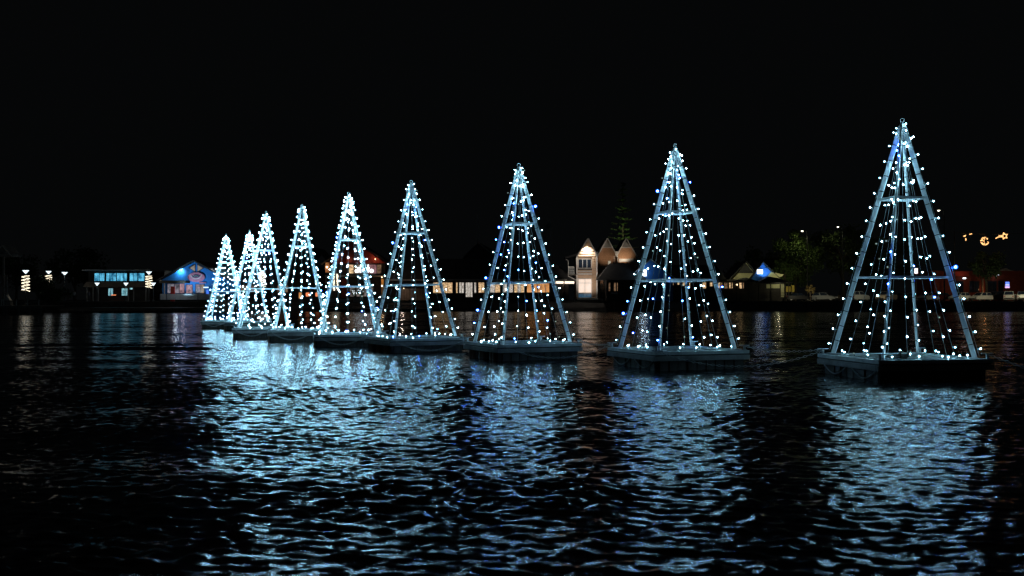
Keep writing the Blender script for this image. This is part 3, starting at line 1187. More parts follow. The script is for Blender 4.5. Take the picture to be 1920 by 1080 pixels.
for q in range(25):
    u = q / 24
    pts.append((px(359.5 + 10 * u, D), D + 0.82, pz(517.2 - 1.1 * math.sin(u * 22) * (1 - 0.4 * u), D)))
MB().tube(pts, 0.035, 4).build("sign_script", M['white'], sgo)
pbox(MB(), 370, 383, 528.8, 531, D, 0.1, 0.9).build("name_board", M['pink'], b)
# diamond window in the gable peak, two triangular panes
for s in (-1, 1):
    xm = 364 + s * 1.6
    fr = MB()
    fr.prism([(px(xm, D), pz(510.5, D)), (px(xm + s * 13.5, D), pz(502, D)), (px(xm, D), pz(494, D))], D + 1.08, D + 1.17)
    f = fr.build("peak_window", M['navy'], b)
    pn = MB()
    pn.prism([(px(xm + s * .9, D), pz(508.6, D)), (px(xm + s * 10.8, D), pz(502, D)), (px(xm + s * .9, D), pz(496, D))], D + 1.04, D + 1.07)
    pn.build("pane", emit("pale peak pane", (0.55, 0.50, 0.42), 0.45, (0.25, 0.2, 0.15), 1.5), f)
# flood lamps under the eaves washing the blue boards
for xx in (334, 395):
    X, Z = px(xx, D), pz(506, D)
    fl = MB().lathe((X, D + 0.75, Z + 0.25), [(0.10, 0), (0.14, 0.06), (0.12, 0.2)], 10).build("flood_or_fill_body", M['lamp_metal'], b)
    MB().lathe((X, D + 0.75, Z + 0.235), [(0.09, 0), (0.09, 0.01)], 10).build("lamp_face", E['lamp'], fl)
    spot(b, (X, D + 0.72, Z + 0.2), (X, D + 1.6, Z - 1.0), 330, (0.85, 0.95, 1.0), 165, 1.0)
spot(b, (px(355, D), D - 4.0, 0.9 + G), (px(364, D), D + 1.2, pz(512, D)), 1300, (0.45, 0.78, 1.0), 75, 0.8, 0.2)
# low pale rail of ribbed panels along the deck
for (a, c) in ((307, 318), (319.5, 376), (377.5, 425)):
    for q in range(5):
        pbox(MB(), a, c, 551.3 + q * 2.15, 553.2 + q * 2.15, D, 0.08, -1.6).build("rail_board", M['pale_panel'], b)
for xx in (306, 318.7, 376.7):
    pbox(MB(), xx - .6, xx + .6, 551, 563, D, 0.2, -1.5).build("rail_post", M['navy'], b)
point(b, (px(345, D), D - 4.0, pz(545, D)), 40, (0.8, 0.9, 1.0), 0.2)  # unseen fill added to brighten the pale rail
point(b, (px(345, D), D - 0.3, pz(531.5, D)), 30, (1.0, 0.75, 0.7), 0.2)
o = empty("red_cabinet", (px(325, D), D - 0.4, G), 0, "red cabinet standing inside the cafe rail", "cabinet")
pbox(MB(), 322, 328.5, 537, 565, D, 0.5, -0.6).build("body", M['red_tub'], o)
pbox(MB(), 322.5, 328, 539, 548, D, 0.03, -0.64).build("door_panel", M['red_wall'], o)
o = empty("blue_lit_totem", (px(392, D), D - 0.8, G), 0, "small blue lit totem at the right end of the cafe", "sign")
pbox(MB(), 389, 396, 536, 564, D, 0.25, -0.9).build("body", M['blue_board'], o)
pbox(MB(), 385, 394, 538, 540, D, 0.1, -1.05).build("lit_panel", emit('pale blue light panel', (0.5, 0.8, 1.0), 1.8), o)
pbox(MB(), 390, 395, 543, 552, D, 0.05, -1.0).build("poster", emit('deep blue panel', (0.08, 0.25, 1.0), 0.8), o)

# dark building behind the far trees
D = 184.0
b = empty("shadowed_building", (px(530, D), D, G), 0, "shadowed building behind the far left trees", "building")
pbox(MB(), 432, 612, 520, 565, D, 10).build("wall", M['dark_wall'], b)
mb = MB()
gable_roof(mb, 548, 640, 592, 520, 466, D, 9, 0.4, 0.2)
mb.prism([(px(428, D), pz(521, D)), (px(600, D), pz(521, D)), (px(585, D), pz(497, D)), (px(450, D), pz(497, D))], D - .8, D + 10)
mb.build("roof", M['dark_roof'], b)
window(b, 560, 566, 548, 560, D, E['amber_room'], 1, 1, 'dark_wall')
window(b, 452, 478, 535, 548, D, E['dim_room'], 3, 1, 'dark_wall')
window(b, 520, 540, 535, 548, D, E['dim_room'], 2, 1, 'dark_wall')
for xx in (577, 595):
    o = empty("lantern", (px(xx, 178), 178, G), 0, "orange glowing lantern box, %s of two behind the far trees" % ("left" if xx < 580 else "right"), "lantern")
    mb = MB().lathe((px(xx, 178), 178, pz(556, 178)), [(0.28, 0), (0.36, 0.15), (0.36, 0.55), (0.28, 0.72)], 10)
    mb.build("shade", E['lantern'], o)
    MB().tube([(px(xx, 178), 178, G), (px(xx, 178), 178, pz(556.2, 178))], 0.06, 6).build("stand", M['lamp_metal'], o)

# ------------------------------------------------------------------ RED GABLED BUILDING
D = 178.0
b = empty("red_building", (px(665, D), D, G), 0, "red gabled two-storey building with white neon sign", "building")
gable_wall(MB(), 612, 722, 667, 493, 456, 493.5, D, 9).build("gable_wall", M['red_wall'], b)
gable_roof(MB(), 606, 728, 667, 494, 454, D, 10, 0.5, 0.2).build("roof", M['dark_roof'], b)
pbox(MB(), 650, 664, 450, 492, D, 0.5, -0.55).build("chimney", M['dark_red'], b)
pbox(MB(), 616, 722, 493.6, 516, D, 8.5, 0.3).build("upper_wall", M['dark_wall'], b)
pbox(MB(), 616, 722, 516, 566, D, 8.5, 0.8).build("lower_wall", M['dark_wall'], b)
Dw = D + 0.3
window(b, 654, 663, 496, 513, Dw, E['warm_room'], 1, 1, 'dark_wall')
window(b, 664, 676, 496, 513, Dw, E['dim_room'], 1, 1, 'dark_wall')
window(b, 690, 706, 496, 513, Dw, emit('pink curtain window', (0.7, 0.32, 0.34), 0.5, (0.3, 0.12, 0.14), 1.5), 3, 1, 'dark_wall')
window(b, 707, 715, 496, 513, Dw, E['dim_room'], 1, 1, 'dark_wall')
pbox(MB(), 612, 724, 516.5, 519, D, 2.0, -1.6).build("balcony_floor", M['timber'], b)
for xx in (614, 638, 653, 690, 722):
    pbox(MB(), xx - .7, xx + .7, 519, 566, D, 0.15, -1.5).build("veranda_post", M['timber'], b)
pbox(MB(), 640, 651, 522, 558, D, 0.4, 0.2).build("brick_pier", M['dark_red'], b)
window(b, 656, 700, 535, 556, D + .8, emit('decorated shop room', (0.6, 0.5, 0.45), 0.35, (0.03, 0.02, 0.02), 3.0), 4, 1, 'dark_wall')
pbox(MB(), 610, 618, 492, 512, D, 0.4, -.2).build("lamp_panel", M['brick'], b)
lo = MB().ball((px(614, D), D - .5, pz(501, D)), 0.2).build("wall_lamp", E['amber_lamp'], b)
point(b, (px(614, D), D - 0.8, pz(501, D)), 25, WARM, 0.2)
MB().ball((px(704, D), D - .35, pz(486, D)), 0.11).build("wall_lamp", E['amber_lamp'], b)
point(b, (px(704, D), D - 0.8, pz(484, D)), 14, (1.0, 0.5, 0.3), 0.1)
point(b, (px(655, D), D - 0.9, pz(487, D)), 8, (1.0, 0.6, 0.4), 0.1)
# neon sign: ring, tall strokes, ring
sg = MB()
sx = lambda x: px(x, D)
szz = lambda y: pz(y, D)
sg.torus((sx(669.5), D - .3, szz(508)), 0.24, 0.075, (1, 0, 0), (0, 0, 1), 16, 6, 1.15)
sg.tube([(sx(673.5), D - .3, szz(510.5)), (sx(673.5), D - .3, szz(505))], 0.07, 6)
sg.tube([(sx(676.5), D - .3, szz(511)), (sx(676.5), D - .3, szz(496.5))], 0.085, 6)
sg.tube([(sx(679), D - .3, szz(497)), (sx(680.5), D - .3, szz(510)), (sx(683), D - .3, szz(500)), (sx(685.5), D - .3, szz(510)), (sx(687), D - .3, szz(497))], 0.075, 6)
sg.tube([(sx(690.5), D - .3, szz(511)), (sx(690.5), D - .3, szz(496.5))], 0.085, 6)
sg.torus((sx(697), D - .3, szz(508)), 0.25, 0.08, (1, 0, 0), (0, 0, 1), 16, 6, 1.15)
sg.build("neon_sign", E['neon'], b)

o = empty("light_garland_column", (px(630, 175), 175, G), 0, "tall column of warm white garland lights beside the red building", "decoration")
mb = MB()
r_ = random.Random(3)
for (xa, y0, y1) in ((626, 508, 545), (632.5, 514, 545)):
    for q in range(70):
        u = r_.random()
        mb.ball((px(xa + r_.uniform(-1.6, 1.6), 175), 175 + r_.uniform(-.2, .2), pz(y0 + (y1 - y0) * u, 175)), 0.075, 5, 3)
mb.build("lights", E['fairy'], o)
MB().tube([(px(629, 175), 175.3, G), (px(629, 175), 175.3, pz(507, 175))], 0.08, 6).build("post", M['lamp_metal'], o)

o = empty("christmas_tree_display", (px(672, 175), 175.5, G), 0, "small decorated bushes with white lights before the red building", "decoration")
mb = MB()
mbl = MB()
for (xc, yc, rw, rh) in ((664, 548, 6, 8), (676, 545, 7, 9)):
    for q in range(160):
        t = r_.uniform(0, 6.28)
        rr = math.sqrt(r_.random())
        c = Vector((px(xc + rw * rr * math.cos(t), 175), 175.5 + r_.uniform(-.5, .5), pz(yc + rh * rr * math.sin(t), 175)))
        a = Vector((r_.uniform(-1, 1), r_.uniform(-1, 1), r_.uniform(-1, 1))).normalized() * 0.16
        bb = a.orthogonal().normalized() * 0.09
        mb.poly([c - a, c + bb, c + a, c - bb])
    for q in range(14):
        t = r_.uniform(0, 6.28)
        mbl.ball((px(xc + rw * math.cos(t) * r_.random(), 175), 174.9, pz(yc + rh * math.sin(t) * r_.random(), 175)), 0.05, 5, 3)
mb.build("foliage", M['leaf'], o)
mbl.build("lights", E['sign_white'], o)
for xx in (664, 676):
    MB().tube([(px(xx, 175), 175.5, G), (px(xx, 175), 175.5, pz(548, 175))], 0.06, 6).build("stem", M['bark'], o)

o = empty("orange_post", (px(717, 176), 176, G), 0, "broad orange-lit timber post right of the red building", "post")
pbox(MB(), 714.5, 719.5, 523, 552, 176, 0.4).build("post", mat('orange timber', (0.55, 0.28, 0.08), 0.7), o)
pbox(MB(), 713.5, 720.5, 552, 566, 176, 0.6, -.1).build("footing", M['grey_wall'], o)
MB().ball((px(717, 176), 175.2, pz(520, 176)), 0.12).build("lamp", E['amber_lamp'], o)
point(o, (px(717, 176), 175.0, pz(524, 176)), 30, WARM, 0.1)

# jetty with timber railing in front of the red building
D = 164.0
jt = empty("jetty", (px(690, D), D, 0), 0, "timber jetty with two-bar railing before the red building", "jetty")
x0, x1 = px(612, D), px(800, D)
nb = 24
for i in range(nb):
    a = x0 + (x1 - x0) * i / nb
    c = x0 + (x1 - x0) * (i + 1) / nb
    MB().box(a + .02, c - .02, D, D + 9, 0.42, 0.55 + rng.uniform(-.01, .01)).build("plank", M['timber'], jt)
for i in range(9):
    x = x0 + (x1 - x0) * i / 8
    MB().box(x - .09, x + .09, D + .05, D + .23, -0.8, 1.62).build("rail_post", M['timber'], jt)
for z in (0.95, 1.45):
    MB().box(x0, x1, D - .03, D + .04, z, z + 0.13).build("rail", M['timber'], jt)
pbox(MB(), 612, 656, 560, 569, D + 6, 0.2).build("panel", M['pale_panel'], jt)
pbox(MB(), 662, 745, 558, 568, D + 7, 0.2).build("panel", M['grey_wall'], jt)

# ------------------------------------------------------------------ LONG PAVILION
D = 180.0
b = empty("long_pavilion", (px(890, D), D, G), 0, "long low dark pavilion with a row of warm lit windows", "building")
pbox(MB(), 724, 1066, 527, 565, D, 12).build("wall", M['dark_wall'], b)
mb = MB()
mb.prism([(px(716, D), pz(527, D)), (px(1080, D), pz(527, D)), (px(1078, D), pz(523, D)), (px(1030, D), pz(486, D)), (px(770, D), pz(486, D)), (px(718, D), pz(523, D))], D - 1.6, D + 12)
mb.build("roof", M['dark_roof'], b)
pbox(MB(), 716, 1062, 523.5, 526.8, D, 0.15, -1.8).build("gutter", M['grey_wall'], b)
# upper storey with gable
gable_wall(MB(), 868, 958, 896, 490, 456, 508, D + 1.5, 7).build("upper_wall", M['dark_wall'], b)
gable_roof(MB(), 864, 962, 896, 490, 455, D + 1.4, 8, 0.4, 0.18).build("upper_roof", M['dark_roof'], b)
barge(b, 872, 924, 896, 478, 455, D + 1.4, 'grey_wall', 0.45, 0.14)
window(b, 899, 921, 490, 502, D + 1.5, E['dim_room'], 3, 1, 'dark_wall')
window(b, 931, 938, 490, 502, D + 1.5, E['dim_room'], 1, 1, 'dark_wall')
window(b, 944, 948, 490, 502, D + 1.5, E['dim_room'], 1, 1, 'dark_wall')
wr, wh, am = E['warm_room'], E['white_room'], E['amber_room']
for (a, c, y1, n, pm) in ((812, 848.5, 549.5, 4, wr), (855, 858.5, 549.5, 1, wr), (861, 870, 549.5, 2, wh), (873, 886, 557, 3, wh), (889, 893, 549.5, 1, wh),
                          (897, 908, 549, 2, wr), (919, 937.5, 548.5, 2, [wh, wr]), (943, 962, 548.5, 2, wh), (964, 983, 548.5, 3, [wr, wh]), (988, 1008, 548.5, 2, am), (1009, 1030, 548.5, 3, am)):
    window(b, a, c, 529.5, y1, D, pm, n, 1, 'dark_wall')
for xx in (852, 859.5, 895, 940, 986, 1033, 1057):
    pbox(MB(), xx - .9, xx + .9, 527, 565, D, 0.2, -1.3).build("veranda_post", M['dark_wall'], b)
pbox(MB(), 1041, 1076, 527.5, 532, D, 0.12, -1.0).build("strip_light", E['strip'], b)
pbox(MB(), 1055, 1058, 533, 549, D, 0.2, -0.6).build("lit_post", M['spandrel'], b)
o = empty("timber_screen", (px(770, 176), 176, G), 0, "pale timber screen between red building and pavilion windows", "screen")
for q in range(10):
    pbox(MB(), 748 + q * 5.0, 752.4 + q * 5.0, 541, 563, 176, 0.06).build("slat", M['spandrel'], o)
pbox(MB(), 747, 799, 542, 543.2, 176, 0.08, 0.07).build("top_rail", M['spandrel'], o)
point(o, (px(757, 176), 173.5, pz(541, 176)), 45, (1.0, 0.75, 0.6), 0.1)
pbox(MB(), 756, 758, 540, 541, 173.6, 0.1).build("lamp", E['amber_lamp'], o)


def flagpole(x, y0, D, label, flag=False):
    o = empty("flagpole", (px(x, D), D, G), 0, label, "flagpole", "flagpoles behind the pavilion")
    MB().tube([(px(x, D), D, G), (px(x, D), D, pz(y0, D))], 0.11, 6, r1=0.06).build("pole", M['white'], o)
    MB().ball((px(x, D), D, pz(y0, D) + 0.08), 0.10, 6, 4).build("finial", M['white'], o)
    if flag:
        mb = MB()
        for q in range(6):
            a, c = q / 6, (q + 1) / 6
            w = lambda u: 0.25 * math.sin(u * 7)
            zt = lambda u: pz(y0 + 3 + 9 * u, D)
            xx = lambda u: px(x - 13 * u, D)
            mb.poly([(xx(a), D + w(a), zt(a)), (xx(c), D + w(c), zt(c)), (xx(c), D + w(c), zt(c) - 0.9 - .3 * (1 - c)), (xx(a), D + w(a), zt(a) - 0.9 - .3 * (1 - a))])
        mb.build("flag", M['flag'], o)


flagpole(896, 404, 188, "tall bare flagpole above the pavilion's upper gable")
flagpole(1033, 412, 192, "flagpole with a drooping grey flag", True)
flagpole(1077.5, 407, 192, "bare white flagpole just left of the lit three-gabled house")

# ------------------------------------------------------------------ THREE-GABLED HOUSE
D = 177.0
b = empty("three_gabled_house", (px(1125, D), D, G), 0, "timber house with three steep gables, the left one brightly lit", "house")
D2 = D + 3.0
gable_wall(MB(), 1083, 1119, 1102.5, 478, 449, 560.5, D, 9).build("wall", M['weatherboard'], b)
# weatherboards of the lit gable
y = 462.0
while y < 558:
    y1 = y + 4.4
    if y < 478:
        fr = (478 - y1) / (478 - 449.0)
        xa, xc = 1083 + 19.5 * fr + 0.6, 1119 - 16.5 * fr - 0.6
    else:
        xa, xc = 1083.4, 1117.6
    segs = [(xa, xc)]
    if 484 < y1 and y < 504:
        segs = [(1110.5, xc)]
    elif 521 < y1 and y < 559:
        segs = [(1110.5, xc)]
    for (s0, s1) in segs:
        A, C = px(s0, D), px(s1, D)
        zt, zb = pz(y, D), pz(y1, D)
        m_ = MB()
        m_.v = [(A, D - .006, zt), (C, D - .006, zt), (C, D - .16, zb), (A, D - .16, zb), (A, D - .006, zb), (C, D - .006, zb)]
        for q in ((0, 3, 2, 1), (3, 4, 5, 2)):
            m_.face(list(q))
        m_.build("weatherboard", M['weatherboard'], b)
    y += 4.6
gable_wall(MB(), 1121, 1156, 1138.5, 478, 449, 560.5, D2, 8).build("wall", M['brick'], b)
gable_wall(MB(), 1157, 1192, 1173.5, 478, 450, 560.5, D2 - .6, 8).build("wall", M['brick'], b)
for (x0, x1, xa, d) in ((1083, 1119, 1102.5, D), (1121, 1156, 1138.5, D2), (1157, 1192, 1173.5, D2 - .6)):
    gable_roof(MB(), x0, x1, xa, 479, 447.5, d, 10, 0.45, 0.16).build("roof", M['dark_roof'], b)
    barge(b, x0, x1, xa, 479, 447.5, d, 'white', 0.5, 0.2)
for (x0, x1, xa, d) in ((1121, 1156, 1138.5, D2), (1157, 1192, 1173.5, D2 - .6)):
    MB().prism([(px(xa - 8.5, d), pz(464, d)), (px(xa + 8.5, d), pz(464, d)), (px(xa, d), pz(451, d))], d - .08, d - .03).build("peak_panel", M['grey_wall'], b)
    pbox(MB(), xa - 9, xa + 9, 463.8, 465, d, 0.08, -.12).build("peak_trim", M['white'], b)
pbox(MB(), 1160, 1189, 485, 491, D2 - .6, 0.06, -.07).build("white_band", M['white'], b)
window(b, 1140.5, 1145, 489.5, 497, D2, emit('pale small window', (0.75, 0.7, 0.55), 0.6), 1, 1, 'white')
pbox(MB(), 1117.8, 1120.2, 472, 562, D, 0.25, -.14).build("corner_board", M['white'], b)
pbox(MB(), 1116, 1121, 472, 479, D, 0.3, -.35).build("eave_box", M['white'], b)
pbox(MB(), 1080.5, 1083, 480, 557, D, 0.25, -.14).build("corner_board", M['white'], b)
pbox(MB(), 1152.5, 1157, 472, 480, D2, 0.3, -1.1).build("eave_box", M['white'], b)
for xx in (1151, 1157.5):
    pbox(MB(), xx - .6, xx + .6, 480, 500, D2, 0.1, -.75).build("downpipe", M['white'], b)
window(b, 1084.5, 1108.5, 486, 502.5, D, M['glass'], 3, 1, 'white', bar=0.09)
pbox(MB(), 1083.5, 1110, 503.6, 506, D, 0.25, -.24).build("sill", M['dark_wall'], b)
for (y0, y1) in ((508, 509.6), (512.2, 516.5)):
    pbox(MB(), 1083.6, 1110, y0, y1, D, 0.05, -.09).build("trim_board", M['white'], b)
window(b, 1084.5, 1109, 523, 549, D, E['cream_room'], 2, 1, 'white', bar=0.09)
pbox(MB(), 1084.5, 1109, 530.2, 531.2, D, 0.04, -.11).build("transom", M['white'], b)
window(b, 1084.5, 1109, 550.5, 558, D, emit('blue glowing reflection', (0.06, 0.16, 0.26), 0.6, (0.03, 0.08, 0.14), 2), 2, 1, 'white')  # blue reflection given to the panes as their own glow
pbox(MB(), 1082, 1121, 559, 562, D, 0.5, -.4).build("plinth", M['white'], b)
# left balcony under the sweeping eave
MB().prism([(px(1060, D), pz(484, D)), (px(1083, D), pz(478.5, D)), (px(1083, D), pz(475, D)), (px(1060, D), pz(482, D))], D - .6, D + 5).build("balcony_roof", M['dark_roof'], b)
MB().tube([(px(1061, D), D - .5, pz(486, D)), (px(1065, D), D - .5, pz(489, D)), (px(1065.2, D), D - .5, pz(518, D)), (px(1081, D), D - .5, pz(526, D))], 0.08, 6).build("downpipe", M['white'], b)
for q in range(5):
    pbox(MB(), 1066, 1077, 499.5 + q * 3.2, 501.8 + q * 3.2, D, 0.06, -.2).build("balcony_board", M['white' if q == 0 else 'tin_roof'], b)
pbox(MB(), 1065, 1083, 514.5, 516, D, 1.2, -.3).build("balcony_floor", M['timber'], b)
for xx in (1122, 1132):
    pbox(MB(), xx, xx + 4, 531, 558, D2, 0.05, -.06).build("door_panel", M['spandrel'], b)
pbox(MB(), 1126.5, 1130, 531, 560, D2, 0.05, -.08).build("door", M['dark_wall'], b)
pbox(MB(), 1132, 1136, 547, 557, D2, 0.2, -1.4).build("notice_board", M['white'], b)
lf = MB().lathe((px(1101, D), D - .42, pz(463.5, D)), [(0.10, 0), (0.14, 0.05), (0.10, 0.16)], 10).build("gable_lamp", E['amber_lamp'], b)
spot(b, (px(1100, D), D - .55, pz(465, D)), (px(1100, D), D + .15, pz(478, D)), 900, (1.0, 0.90, 0.78), 165, 0.9)
spot(b, (px(1105, D), D - 5.5, G + 0.4), (px(1104, D), D, pz(505, D)), 1150, (1.0, 0.86, 0.74), 80, 0.9)  # unseen fill spot added in front to brighten the boards
spot(b, (px(1168, D2), D2 - 2.4, pz(490, D2)), (px(1168, D2), D2 + .6, pz(466, D2)), 170, (1.0, 0.82, 0.62), 110, 0.8)  # unseen spots added to lift the right and middle gables
spot(b, (px(1136, D2), D2 - 2.4, pz(492, D2)), (px(1136, D2), D2 + .6, pz(468, D2)), 90, (1.0, 0.82, 0.62), 110, 0.8)
point(b, (px(1128, D2), D2 - 1.2, pz(520, D2)), 34, (1.0, 0.7, 0.45), 0.1)

# dark boathouse roofs in front of the house
D = 174.0
b = empty("boathouse", (px(1160, D), D, G), 0, "dark hip-roofed boathouse beside the three-gabled house", "boathouse")
mb = MB()
A, C = D - 1, D + 8
e0, e1 = px(1119, D), px(1214, D)
ze, zr = pz(525, D), pz(492.5, D)
r0, r1 = px(1146, D), px(1180, D)
ym = (A + C) / 2
mb.v = [(e0, A, ze), (e1, A, ze), (e1, C, ze), (e0, C, ze), (r0, ym - 1, zr), (r1, ym - 1, zr)]
for q in ((0, 1, 5, 4), (1, 2, 5), (2, 3, 4, 5), (3, 0, 4), (3, 2, 1, 0)):
    mb.face(list(q))
mb.build("roof", M['dark_roof'], b)
pbox(MB(), 1137, 1212, 525.5, 565, D, 6).build("wall", M['dark_wall'], b)
for (a, c) in ((1141, 1144.5), (1151, 1155), (1156.5, 1158.5)):
    window(b, a, c, 530, 546, D, E['dim_room'], 1, 1, 'dark_wall')
pbox(MB(), 1145, 1157, 549, 550.5, D, 0.5, -1.6).build("bench_rail", M['white'], b)

D = 175.0
b = empty("blue_gabled_shed", (px(1225, D), D, G), 0, "blue gabled shed with a white lit sign behind the second tree", "shed")
gable_wall(MB(), 1178, 1262, 1220, 524, 488, 565, D, 8).build("wall", M['blue_board'], b)
gable_roof(MB(), 1174, 1266, 1220, 525, 487, D, 9, 0.45, 0.16).build("roof", M['dark_roof'], b)
barge(b, 1176, 1264, 1220, 522, 487, D, 'tin_roof', 0.5, 0.14)
pbox(MB(), 1166, 1290, 525, 529, D, 2.0, -1.5).build("veranda_roof", M['dark_roof'], b)
sg = pbox(MB(), 1198, 1212, 505.5, 518, D, 0.12, -.2).build("sign_box", E['sign_white'], b)
for (a, c) in ((1201, 1203), (1205.5, 1207)):
    pbox(MB(), a, c, 509, 514, D, 0.02, -.225).build("sign_mark", M['navy'], sg)
point(b, (px(1205, D), D - 1.2, pz(508, D)), 60, (0.5, 0.75, 1.0), 0.2)

D = 181.0
b = empty("dining_hall", (px(1290, D), D, G), 0, "low dark dining hall with small amber windows behind the second tree", "building")
pbox(MB(), 1226, 1352, 527, 565, D, 9).build("wall", M['dark_wall'], b)
MB().prism([(px(1220, D), pz(527, D)), (px(1362, D), pz(527, D)), (px(1340, D), pz(497, D)), (px(1240, D), pz(497, D))], D - 1, D + 10).build("roof", M['dark_roof'], b)
for (a, c, y1) in ((1236, 1240, 538), (1256, 1263, 535), (1270, 1274, 534), (1280, 1284, 536), (1292, 1294, 540), (1317, 1324, 541), (1331, 1336, 537), (1348.5, 1350.5, 540)):
    window(b, a, c, 529.5, y1, D, E['warm_room'], 1, 1, 'dark_wall')

# ------------------------------------------------------------------ PUB WITH BLUE LIT GABLE
D = 180.0
b = empty("waterside_pub", (px(1420, D), D, G), 0, "pub with cream walls, blue lit gable and white sign", "building")
pbox(MB(), 1351, 1470, 524, 565, D, 9).build("wall", M['dark_wall'], b)
gable_wall(MB(), 1375, 1424, 1399, 523, 493, 525, D + .5, 8).build("cream_gable", M['cream_wall'], b)
gable_roof(MB(), 1362, 1432, 1399, 530, 491.5, D + .4, 8, 0.5, 0.2).build("roof", M['dark_roof'], b)
MB().prism([(px(1384, D), pz(512, D)), (px(1414, D), pz(512, D)), (px(1399, D), pz(493.5, D))], D + .3, D + .45).build("gable_cladding", M['dark_roof'], b)
gable_wall(MB(), 1408, 1462, 1430.5, 524, 494, 526, D - .5, 8).build("blue_gable", M['blue_board'], b)
gable_roof(MB(), 1404, 1466, 1430.5, 527, 492.5, D - .4, 8.5, 0.35, 0.16).build("roof", M['dark_roof'], b)
for q in range(7):
    yy = 498 + q * 3.6
    hw = (yy - 494) / 30.0 * 24
    pbox(MB(), 1430.5 - hw + 1, 1430.5 + hw * 1.1 - 1, yy, yy + 0.6, D, 0.05, -.57).build("cladding_batten", M['blue_board'], b)
MB().prism([(px(1437, D), pz(519, D)), (px(1456, D), pz(524, D)), (px(1468, D), pz(515, D)), (px(1449, D), pz(511, D)), (px(1444, D), pz(510, D))], D - .75, D - .6).build("cream_sail", M['cream_wall'], b)
sg = pbox(MB(), 1417.5, 1428, 505.5, 514, D, 0.2, -.95).build("sign_box", E['sign_white'], b)
for (a, c, y0, y1) in ((1420.3, 1422, 507.6, 509.6), (1423.6, 1424.6, 507.6, 509), (1420, 1421.2, 513, 514), (1422.5, 1423.6, 513, 514)):
    pbox(MB(), a, c, y0, y1, D, 0.02, -.98).build("sign_mark", M['steel'], sg)
spot(b, (px(1424, D), D - 2.2, pz(517, D)), (px(1431, D), D - .5, pz(502, D)), 420, (0.35, 0.65, 1.0), 100, 0.7)
# verandas
MB().prism([(px(1352, D), pz(529, D)), (px(1418, D), pz(529, D)), (px(1392, D), pz(521, D)), (px(1372, D), pz(527, D))], D - 3, D - .7).build("veranda_roof", M['dark_roof'], b)
MB().prism([(px(1412, D), pz(531, D)), (px(1478, D), pz(531, D)), (px(1450, D), pz(522, D)), (px(1432, D), pz(519.5, D))], D - 3.4, D - .9).build("veranda_roof", M['dark_roof'], b)
for (a, c, pm) in ((1346.5, 1350.5, 'warm_room'), (1351.5, 1354.5, 'dim_room'), (1357, 1364, 'dim_room'), (1367, 1370, 'warm_room'), (1372, 1373.5, 'warm_room'), (1386, 1391, 'warm_room'), (1392.5, 1395, 'dim_room')):
    window(b, a, c, 529.8, 541, D - .02, E[pm], 1, 1, 'dark_wall')
MB().ball((px(1379.5, D), D - .8, pz(534, D)), 0.17).build("hanging_lamp", E['amber_lamp'], b)
pbox(MB(), 1437, 1462, 533, 540.5, D, 0.1, -.12).build("cream_panel", M['cream_wall'], b)
pbox(MB(), 1464, 1471.5, 533, 557, D, 0.1, -.12).build("cream_panel", M['cream_wall'], b)
for xx in (1351, 1374, 1397, 1415, 1437, 1463, 1471):
    pbox(MB(), xx - .6, xx + .6, 530, 565, D, 0.15, -2.9).build("veranda_post", M['dark_wall'], b)
for q in range(3):
    pbox(MB(), 1398, 1472, 549 + q * 4, 550 + q * 4, D, 0.06, -3.0).build("veranda_rail", M['dark_wall'], b)
spot(b, (px(1385, D), D - 5.0, pz(505, D)), (px(1388, D), D + 1, pz(516, D)), 260, (1.0, 0.95, 0.55), 80, 0.8)  # two fill spots added to light the pub wall
spot(b, (px(1462, D), D - 4.2, pz(512, D)), (px(1458, D), D, pz(522, D)), 200, (1.0, 0.95, 0.55), 90, 0.8)
point(b, (px(1455, D), D - 1.7, pz(533, D)), 26, (1.0, 0.95, 0.6), 0.1)
MB().ball((px(1385, D), D - 4.95, pz(505, D) + .3), 0.05).build("flood_or_fill_body", M['lamp_metal'], b)  # small ball added beside the first fill spot
o = empty("yellow_hoarding", (px(1480, D), D, G), 0, "yellow hoarding panels right of the pub veranda", "hoarding")
for (a, c, y0) in ((1472.5, 1481, 537), (1483, 1488, 535)):
    pbox(MB(), a, c, y0, 547.5, D, 0.08, -.5).build("panel", M['yellow_wall'], o)
    pbox(MB(), a, a + 1, 547.5, 565, D, 0.08, -.5).build("leg", M['timber'], o)

# ------------------------------------------------------------------ VEGETATION
def leaf(mb, c, L, W, r, up=0.0):
    a = Vector((r.uniform(-1, 1), r.uniform(-1, 1), r.uniform(-1, 1) + up)).normalized()
    b = a.cross(Vector((r.uniform(-1, 1), r.uniform(-1, 1), r.uniform(-1, 1)))).normalized()
    mb.poly([c - a * L, c + b * W, c + a * L, c - b * W])


